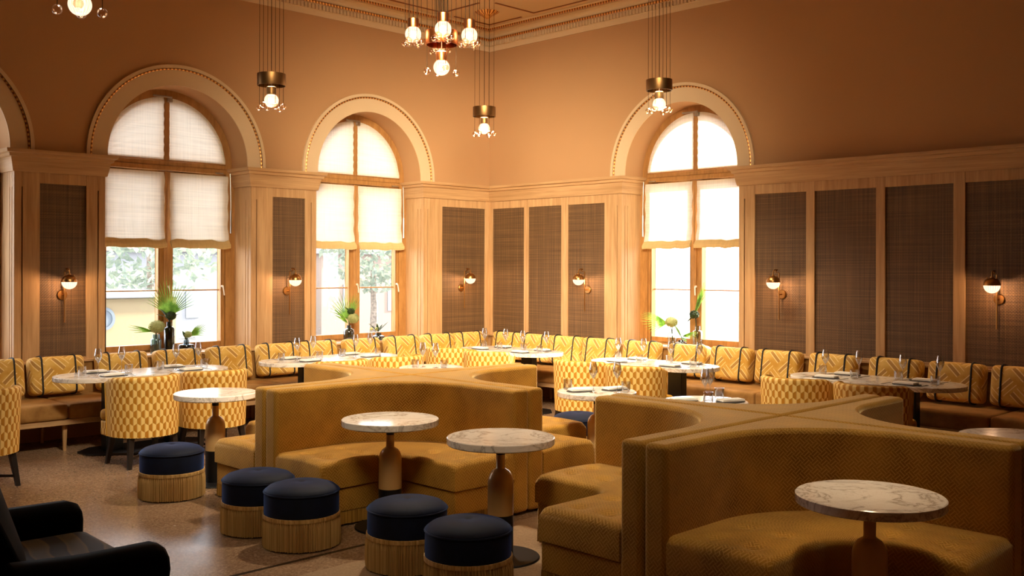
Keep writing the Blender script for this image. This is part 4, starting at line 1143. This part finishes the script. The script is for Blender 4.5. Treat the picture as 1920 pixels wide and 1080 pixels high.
def chandelier(x, y, z, label, watts, down):
    root = tag(empty('cluster_chandelier', (x, y, 0)), label, 'chandelier', 'five globe cluster chandeliers')
    ring(root, z, M_COPPER); canopy(root, 0.34); add_drum_spot(root, z, down)
    rx, ry = 0.709, -0.705; fx, fy = 0.705, 0.709
    bulb_set(root, 0, 0, z - 0.245, 4, 0.126, M_COPPER, drop=0.04, watts=watts, a0=-0.45)
    for lx, ly, dz in ((-0.24, 0, 0.035), (0.235, 0.0, 0.025), (0.03, -0.25, 0.02), (-0.03, 0.25, 0.02)):
        bulb_set(root, rx * lx + fx * ly, ry * lx + fy * ly, z + dz, 6, 0.068, M_COPPER, drop=0.078, watts=watts)
chandelier(-4.63, -4.28, 3.73, 'copper cluster chandelier of ribbed glass globes at top centre', 1.2, 760)
chandelier(-7.758, -4.553, 3.63, 'copper cluster chandelier cut by the top edge, only its lowest globe showing', 0.3, 20)

# ------------------------------------------------------------------ vases and flowers on the sills
def palm_fan(mb, base, direction, L_, spread, n, curl=0.15, width=0.011, web=0.35):
    d = Vector(direction).normalized(); ref = Vector((0.3, 1, 0.15)).normalized()
    if abs(d.dot(ref)) > 0.5: ref = Vector((1, 0.3, 0.15)).normalized()
    side = d.cross(ref).normalized()
    nrm = side.cross(d).normalized(); b0 = Vector(base)
    for i in range(n):
        t = (i / (n - 1) - 0.5) * 2; a = t * spread
        dr = (d * cos(a) + side * sin(a)).normalized(); ln = L_ * (1 - 0.28 * abs(t) ** 2) * random.uniform(0.93, 1.0)
        w2 = dr.cross(nrm).normalized() * width
        pts = []
        for k, (f, wf) in enumerate(((0, 0.35), (0.3, 1.25), (0.6, 0.85), (1.0, 0.05))):
            c = b0 + dr * ln * f + nrm * curl * L_ * f * f * (0.5 + 0.5 * t) - Vector((0, 0, 0.10 * L_ * f * f * abs(t)))
            pts.append([tuple(c - w2 * wf * 0.5), tuple(c + nrm * 0.004), tuple(c + w2 * wf * 0.5)])
        mb.grid(pts)
def leaf_blade(mb, base, direction, L_, w, droop=0.2):
    d = Vector(direction).normalized(); s = d.cross(Vector((0, 0, 1)))
    s = s.normalized() if s.length > 0.1 else Vector((1, 0, 0)); pts = []
    for f, wf in ((0, 0.15), (0.2, 0.7), (0.45, 1), (0.75, 0.7), (1, 0.05)):
        c = Vector(base) + d * L_ * f - Vector((0, 0, droop * L_ * f * f)); pts.append([tuple(c - s * w * wf * 0.5), tuple(c + Vector((0, 0, -0.004))), tuple(c + s * w * wf * 0.5)])
    mb.grid(pts)
def petals(mb, c, r, n, pr=0.021, sq=0.8):
    mb.sphere(c, r * 0.74, 14, 10, sz=sq)
    n = int(n * 1.6)
    for i in range(n):
        z = 1 - 2 * (i + 0.5) / n; a = i * 2.39996; q = sqrt(1 - z * z); nr = Vector((q * cos(a), q * sin(a), z))
        p = Vector(c) + Vector((nr.x * r, nr.y * r, nr.z * r * sq)) * random.uniform(0.88, 1.05)
        t = nr.cross(Vector((0.2, 0.3, 1))).normalized(); b2 = nr.cross(t); k = random.uniform(0, 6)
        pts = [tuple(p)]
        for j in range(8):
            aa = k + j * pi / 4; rr = pr * (1 if j % 2 == 0 else 0.55)
            pts.append(tuple(p + (t * cos(aa) + b2 * sin(aa)) * rr + nr * (0.007 if j % 2 == 0 else 0.0)))
        mb.add(pts, [(0, 1 + j, 1 + (j + 1) % 8) for j in range(8)])
def vase(name, x, y, z, prof, m, label):
    mb = MB(); mb.lathe(prof, 28); o = mb.build(name, m, angle=0.8, loc=(x, y, z)); return tag(o, label, 'vase', 'glass vases on the window sills')
def wallthick(out, t=0.004):                            # closed thin-walled glass profile from an outer one
    return [(0, out[0][1])] + out + [(max(r - t, 0.002), z) for r, z in reversed(out)][:-1] + [(max(out[0][0] - t, 0.002), out[0][1] + 0.008), (0, out[0][1] + 0.008)]
ZS = 0.8155
def arrangement(name, loc, label, parts_):
    root = tag(empty(name, loc), label, 'flowers', 'foliage and flowers in the sill vases')
    for pn, mt, fn in parts_:
        mb = MB(); fn(mb); mb.build(pn, mt, root, normals=False, angle=1.0)
# left window: three vases
vy = 0.13
vase('glass_vase', -5.05, vy, ZS, wallthick([(0.056, 0), (0.06, 0.005), (0.06, 0.15), (0.056, 0.165), (0.040, 0.175), (0.040, 0.215)]), M_VASEC, 'pale blue glass vase holding a hydrangea, left on the left window sill')
vase('cylinder_vase', -4.885, vy + 0.01, ZS, wallthick([(0.054, 0), (0.058, 0.005), (0.058, 0.27), (0.05, 0.285), (0.032, 0.30), (0.032, 0.35)]), M_VASED, 'tall dark smoked glass vase with palm fan on the left window sill')
vase('bowl_vase', -4.69, vy - 0.01, ZS, wallthick([(0.085, 0), (0.092, 0.01), (0.095, 0.06), (0.085, 0.085), (0.035, 0.095), (0.032, 0.135)]), M_VASE, 'low smoked glass bowl vase, right on the left window sill')
arrangement('hydrangea_stem', (-5.05, vy, ZS), 'pale green hydrangea with a long leaf pointing left, in the pale blue vase', [
    ('flower_head', M_HYDR, lambda mb: petals(mb, (0.01, 0, 0.302), 0.085, 90)),
    ('leaf', M_PALM, lambda mb: palm_fan(mb, (-0.05, -0.01, 0.25), (-1, -0.1, 0.28), 0.30, 0.22, 6)),
    ('stem', M_DKLEAF, lambda mb: (mb.tube([(0.0, 0, 0.02), (0.01, 0.0, 0.25)], 0.005, 6), mb.tube([(-0.02, 0.01, 0.02), (0.0, 0.0, 0.24)], 0.004, 6)))])
arrangement('palm_bouquet', (-4.885, vy + 0.01, ZS), 'upright green palm fan above dark leaves, in the tall dark vase', [
    ('palm_leaf', M_PALM, lambda mb: palm_fan(mb, (0.0, 0.0, 0.42), (0.05, -0.05, 1), 0.46, 0.95, 22)),
    ('leaf', M_DKLEAF, lambda mb: [leaf_blade(mb, (0, 0, 0.38), v, l_, 0.05) for v, l_ in (((-0.9, 0, 0.6), 0.18), ((-0.7, -0.2, 0.9), 0.22), ((0.7, -0.2, 0.6), 0.14), ((0.1, -0.6, 0.6), 0.12), ((-0.2, -0.5, 0.5), 0.10), ((0.4, 0.3, 0.8), 0.12))]),
    ('flower_head', M_DKLEAF, lambda mb: petals(mb, (0.01, -0.02, 0.42), 0.055, 40, 0.02)),
    ('stem', M_DKLEAF, lambda mb: (mb.tube([(0, 0, 0.02), (0, 0, 0.42)], 0.006, 6), mb.tube([(0.02, 0.01, 0.02), (0.005, 0, 0.40)], 0.005, 6)))])
arrangement('low_bouquet', (-4.69, vy - 0.01, ZS), 'small cream flower with a spiky leaf spraying right, in the low bowl vase', [
    ('palm_leaf', M_PALM, lambda mb: palm_fan(mb, (0.04, 0, 0.18), (0.85, -0.15, 0.55), 0.26, 0.42, 11)),
    ('leaf', M_DKLEAF, lambda mb: [leaf_blade(mb, (0, 0, 0.14), v, l_, 0.045) for v, l_ in (((-0.9, 0, 0.35), 0.10), ((-0.4, -0.2, 0.9), 0.15), ((0.5, -0.3, 0.3), 0.11), ((0.9, -0.2, 0.2), 0.12), ((-0.3, -0.6, 0.3), 0.10))]),
    ('flower_head', M_HYDR, lambda mb: petals(mb, (0.01, -0.02, 0.20), 0.042, 36, 0.016)),
    ('stem', M_DKLEAF, lambda mb: mb.tube([(0, 0, 0.02), (0.01, -0.01, 0.19)], 0.005, 6))])
# middle window
vase('bottle_vase', -2.41, vy, ZS, wallthick([(0.066, 0), (0.07, 0.006), (0.07, 0.13), (0.062, 0.16), (0.036, 0.175), (0.03, 0.18), (0.03, 0.215)]), M_VASE, 'smoked glass bottle vase on the middle window sill')
vase('bowl_vase', -1.945, vy - 0.02, ZS, wallthick([(0.095, 0), (0.10, 0.01), (0.085, 0.055), (0.045, 0.07), (0.036, 0.095)]), M_VASE, 'low ribbed glass bowl vase on the middle window sill')
arrangement('palm_bouquet', (-2.41, vy, ZS), 'loose green palm fronds over pale hydrangea, in the bottle vase of the middle window', [
    ('palm_leaf', M_PALM, lambda mb: (palm_fan(mb, (-0.02, 0, 0.30), (-0.35, -0.05, 1), 0.40, 0.75, 13), palm_fan(mb, (-0.02, 0, 0.245), (-0.85, -0.1, 0.75), 0.34, 0.12, 3, width=0.022))),
    ('palm_leaf', M_PALM, lambda mb: palm_fan(mb, (0.03, 0, 0.34), (0.35, -0.05, 1), 0.34, 0.30, 7)),
    ('flower_head', M_HYDR, lambda mb: petals(mb, (0.05, -0.02, 0.305), 0.075, 80)),
    ('leaf', M_DKLEAF, lambda mb: (petals(mb, (0.02, -0.01, 0.40), 0.05, 26, 0.024), leaf_blade(mb, (0, 0, 0.38), (-0.5, -0.1, 0.8), 0.12, 0.05))),
    ('stem', M_DKLEAF, lambda mb: mb.tube([(0, 0, 0.02), (0.0, 0.0, 0.34)], 0.006, 6))])
arrangement('low_bouquet', (-1.945, vy - 0.02, ZS), 'sparse dark sprigs with round green buds, in the low ribbed bowl vase', [
    ('leaf', M_DKLEAF, lambda mb: [leaf_blade(mb, (0, 0, 0.115), v, l_, 0.035, 0.05) for v, l_ in (((-0.9, 0, 0.7), 0.20), ((0.85, -0.1, 0.75), 0.20), ((0.3, -0.2, 0.6), 0.12), ((-0.3, -0.2, 0.8), 0.13), ((0.5, 0.2, 0.5), 0.14), ((-0.5, -0.4, 0.4), 0.1))]),
    ('flower_bud', M_HYDR, lambda mb: mb.sphere((-0.12, -0.01, 0.155), 0.022, 12, 8)),
    ('flower_bud', M_HYDR, lambda mb: mb.sphere((-0.045, -0.02, 0.15), 0.024, 12, 8)),
    ('stem', M_DKLEAF, lambda mb: (mb.tube([(0, 0, 0.02), (-0.01, 0, 0.105), (-0.12, -0.01, 0.15)], 0.003, 5), mb.tube([(0.01, 0, 0.03), (0, 0, 0.11), (-0.045, -0.02, 0.15)], 0.003, 5)))])
# right wall window (local x -> world -y)
def rsill(u, d): return (d, -u, ZS)
vase('cylinder_vase', *rsill(3.20, 0.13), wallthick([(0.054, 0), (0.058, 0.005), (0.058, 0.15), (0.05, 0.165), (0.034, 0.175), (0.034, 0.20)]), M_VASEL, 'clear glass vase, left one on the right wall window sill')
vase('bowl_vase', *rsill(3.36, 0.10), wallthick([(0.07, 0), (0.075, 0.006), (0.07, 0.05), (0.04, 0.065), (0.034, 0.085)]), M_VASE, 'low grey glass vase, middle one on the right wall window sill')
vase('cylinder_vase', *rsill(3.52, 0.22), wallthick([(0.058, 0), (0.062, 0.005), (0.062, 0.18), (0.054, 0.20), (0.034, 0.21), (0.034, 0.26)]), M_VASEL, 'clear glass vase, right one on the right wall window sill')
arrangement('palm_bouquet', rsill(3.20, 0.13), 'yellow green palm fan pointing left over a flower, in the left clear vase', [
    ('palm_leaf', M_PALM, lambda mb: palm_fan(mb, (0, 0.07, 0.28), (-0.1, 1, 0.12), 0.44, 0.5, 13)),
    ('flower_head', M_HYDR, lambda mb: petals(mb, (0, 0.01, 0.30), 0.075, 80)),
    ('stem', M_DKLEAF, lambda mb: (mb.tube([(0, 0, 0.02), (0, 0.0, 0.28)], 0.004, 6), mb.tube([(0, -0.02, 0.02), (0, 0.02, 0.27)], 0.004, 6)))])
arrangement('low_bouquet', rsill(3.36, 0.10), 'low green leaves spreading right, in the low grey vase', [
    ('palm_leaf', M_PALM, lambda mb: (palm_fan(mb, (0, -0.02, 0.13), (-0.15, -1, 0.25), 0.26, 0.22, 6), leaf_blade(mb, (0, 0, 0.12), (-0.3, -0.6, -0.1), 0.14, 0.06), leaf_blade(mb, (0, 0, 0.12), (0, 0.5, 0.9), 0.22, 0.05))),
    ('stem', M_DKLEAF, lambda mb: mb.tube([(0, 0, 0.02), (0, 0, 0.13)], 0.005, 6))])
arrangement('tall_bouquet', rsill(3.52, 0.22), 'upright pale green folded palm leaf, in the right clear vase', [
    ('palm_leaf', M_PALM, lambda mb: palm_fan(mb, (0, 0.04, 0.42), (0.0, -0.45, 1), 0.42, 0.10, 6, width=0.026)),
    ('leaf', M_DKLEAF, lambda mb: (petals(mb, (0, 0.05, 0.40), 0.055, 26, 0.03), leaf_blade(mb, (0, 0.05, 0.36), (0, 1, 0.0), 0.17, 0.06), leaf_blade(mb, (0, 0.05, 0.38), (0, 0.6, -0.3), 0.12, 0.05))),
    ('stem', M_DKLEAF, lambda mb: mb.tube([(0, 0, 0.02), (0, 0.02, 0.25), (0, 0.04, 0.42)], 0.006, 6))])

# ------------------------------------------------------------------ dark armchair in the near left corner (faces +x)
def armchair():
    root = tag(empty('armchair', (-8.72, -6.12, 0), -0.04), 'black velvet armchair with rolled arms in the near left corner', 'armchair')
    mb = MB(); mb.rbox(0.27, 0.44, 0.12, 0.05, 3, 0, Matrix.Translation((0.20, 0, 0.24))); mb.build('seat_base', M_DARKVEL, root)
    for s in (-1, 1):
        mb = MB(); P = []
        prof = [(-0.075, 0.14), (-0.075, 0.46), (-0.115, 0.50), (-0.13, 0.55), (-0.115, 0.60), (-0.07, 0.63), (0.0, 0.635), (0.06, 0.61), (0.075, 0.57), (0.07, 0.50), (0.065, 0.14)]
        for k in range(13):
            x = -0.12 + 0.63 * k / 12; dz = 0.05 * max(0, (0.45 - k / 12)) - (0.02 if k == 12 else 0); sh = 1.0 if k < 12 else 0.9
            y0 = s * (0.50 - 0.02 * k / 12)
            P.append([(x, y0 - s * p * sh, z + dz * (z > 0.45)) for p, z in prof])
        mb.grid(P, cv=True); m = len(prof)
        mb.face([j for j in range(m)]); mb.face([12 * m + j for j in range(m)])
        mb.build('arm', M_DARKVEL, root, bevel=0.02, seg=3, angle=1.0)
    mb = MB(); P = []
    for k in range(13):
        t = k / 12; y = -0.45 + t * 0.90; cz = 0.96 - 0.08 * abs(2 * t - 1) ** 2.5; fwd = -0.10 * abs(2 * t - 1) ** 2.2
        P.append([(0.04 + fwd, y, 0.14), (0.10 + fwd, y, 0.42), (0.06 + fwd, y, 0.62), (-0.03 + fwd, y, cz - 0.06), (-0.09 + fwd, y, cz), (-0.18 + fwd * 0.6, y, cz), (-0.22 + fwd * 0.6, y, cz - 0.08), (-0.16 + fwd * 0.6, y, 0.14)])
    mb.grid(P, cv=True)
    for i in (0, 12): mb.face([i * 8 + j for j in range(8)])
    mb.build('backrest', M_DARKVEL, root, bevel=0.02, seg=3, angle=1.0)
    mp, nt, b = new_mat('dark_wave_print', rgb(60, 50, 18), 0.7)
    wv = nt.nodes.new('ShaderNodeTexWave'); wv.inputs['Scale'].default_value = 2.2; wv.inputs['Distortion'].default_value = 5.0; wv.inputs['Detail'].default_value = 1.0
    nt.links.new(coords(nt, 'Object'), wv.inputs['Vector'])
    setc(nt, b, ramp(nt, X(nt, wv.outputs['Fac']), [(0.35, rgb(16, 15, 10)), (0.5, rgb(92, 72, 26)), (0.8, rgb(72, 62, 30))]))
    mb = MB(); mb.rbox(0.23, 0.405, 0.075, 0.055, 4, 0, Matrix.Translation((0.29, 0, 0.435)))
    mb.build('seat_cushion', mp, root)['label'] = 'seat cushion with a dark olive wave print'
    for sx in (-0.03, 0.40):
        for sy in (-0.42, 0.42):
            mb = MB(); mb.lathe([(0, 0), (0.016, 0), (0.026, 0.125), (0, 0.125)], 14, Matrix.Translation((sx, sy, 0))); mb.build('leg', M_EBONY, root)
armchair()

# ------------------------------------------------------------------ outside the windows
mb = MB(); mb.box(-20, 60, 1.5, 60, -1.1, -1.0); mb.box(1.5, 60, -30, 1.5, -1.1, -1.0); o = mb.build('ground', M_EXTG, weld=False); struct(o)
def tree(x, y, h, r, label):
    root = tag(empty('street_tree', (x, y, -1.0)), label, 'tree', 'trees outside the windows')
    mb = MB(); mb.tube([(0, 0, 0), (0.05, 0, h * 0.3), (0, 0.05, h * 0.62)], [0.16, 0.12, 0.06], 10); mb.build('trunk', M_BARK, root)
    mb = MB()
    for i in range(900):
        a, b2 = random.uniform(0, 2 * pi), math.acos(random.uniform(-1, 1)); q = r * random.uniform(0.45, 1) ** 0.6
        c = Vector((q * sin(b2) * cos(a), q * sin(b2) * sin(a), h * 0.68 + q * 0.85 * cos(b2)))
        t = Vector((random.gauss(0, 1), random.gauss(0, 1), random.gauss(0, 1))).normalized(); s2 = t.cross(Vector((0.3, 0.5, 0.8))).normalized(); e = random.uniform(0.10, 0.2)
        mb.add([tuple(c - t * e), tuple(c + s2 * e * 0.5), tuple(c + t * e), tuple(c - s2 * e * 0.5)], [(0, 1, 2, 3)])
    mb.build('crown', M_TREE, root, normals=False, weld=False, smooth=False)
tree(1.6, 14.5, 5.2, 2.0, 'leafy green tree outside the left arched window')
tree(9.2, 15.0, 5.0, 1.7, 'leafy green tree outside the middle arched window')
tree(-2.4, 16.0, 4.4, 1.5, 'small pale tree beyond the yellow kiosk')
root = tag(empty('yellow_kiosk', (-2.2, 6.2, -1.0)), 'pale yellow kiosk with a round grey emblem outside the left window', 'kiosk')
mb = MB(); mb.box(-2.0, 0.42, 0, 2.0, 0, 2.25); mb.build('kiosk_body', M_EXTY, root, bevel=0.02)
mb = MB(); mb.box(-2.1, 0.5, -0.1, 2.1, 2.25, 2.36); mb.build('kiosk_roof', M_EXTWH, root, bevel=0.02)
mb = MB(); T = Matrix.Translation((-0.90, -0.012, 1.905)) @ Matrix.Rotation(pi / 2, 4, 'X')
mb.lathe([(0.15, 0), (0.20, 0), (0.20, 0.012), (0.15, 0.012), (0.15, 0)], 36, T); mb.box(-0.99, -0.86, -0.012, 0, 1.80, 2.0); mb.build('round_emblem', M_EXTB, root)
def railing(x0, y0, x1, y1, label):
    root = tag(empty('railing', (0, 0, -1.0)), label, 'railing')
    for z in (0.95, 0.55, 0.2):
        mb = MB(); mb.tube([(x0, y0, z), (x1, y1, z)], 0.028, 8); mb.build('rail', M_EXTWH, root)
    n = 6
    for i in range(n + 1):
        x, y = x0 + (x1 - x0) * i / n, y0 + (y1 - y0) * i / n
        mb = MB(); mb.tube([(x, y, 0), (x, y, 0.98)], 0.03, 8); mb.build('post', M_EXTWH, root)
railing(-0.9, 9.2, 2.2, 9.2, 'white metal railing outside the left arched window')
railing(2.9, 8.0, 7.0, 8.0, 'white metal railing outside the middle arched window')
def building(x0, x1, y0, y1, h, m, label, roof):
    root = tag(empty('building', (0, 0, -1.0)), label, 'building')
    mb = MB(); mb.box(x0, x1, y0, y1, 0, h); mb.build('facade', m, root)
    mb = MB(); mb.box(x0 - 0.2, x1 + 0.2, y0 - 0.2, y1, h, h + 0.3); mb.build('roof', roof, root)
    k = int((x1 - x0) / 2.2)
    for i in range(k):
        x = x0 + 1.0 + i * 2.2
        mb = MB(); mb.box(x, x + 0.5, y0 - 0.03, y0, 1.0, 2.1); mb.build('window', M_EXTWIN, root)
building(1.0, 9.0, 22, 26, 3.3, M_EXTW, 'low pale building with terracotta roof beyond the left window trees', M_EXTR)
building(12, 22, 22, 26, 3.3, M_EXTR, 'low terracotta building beyond the middle window trees', M_EXTW)
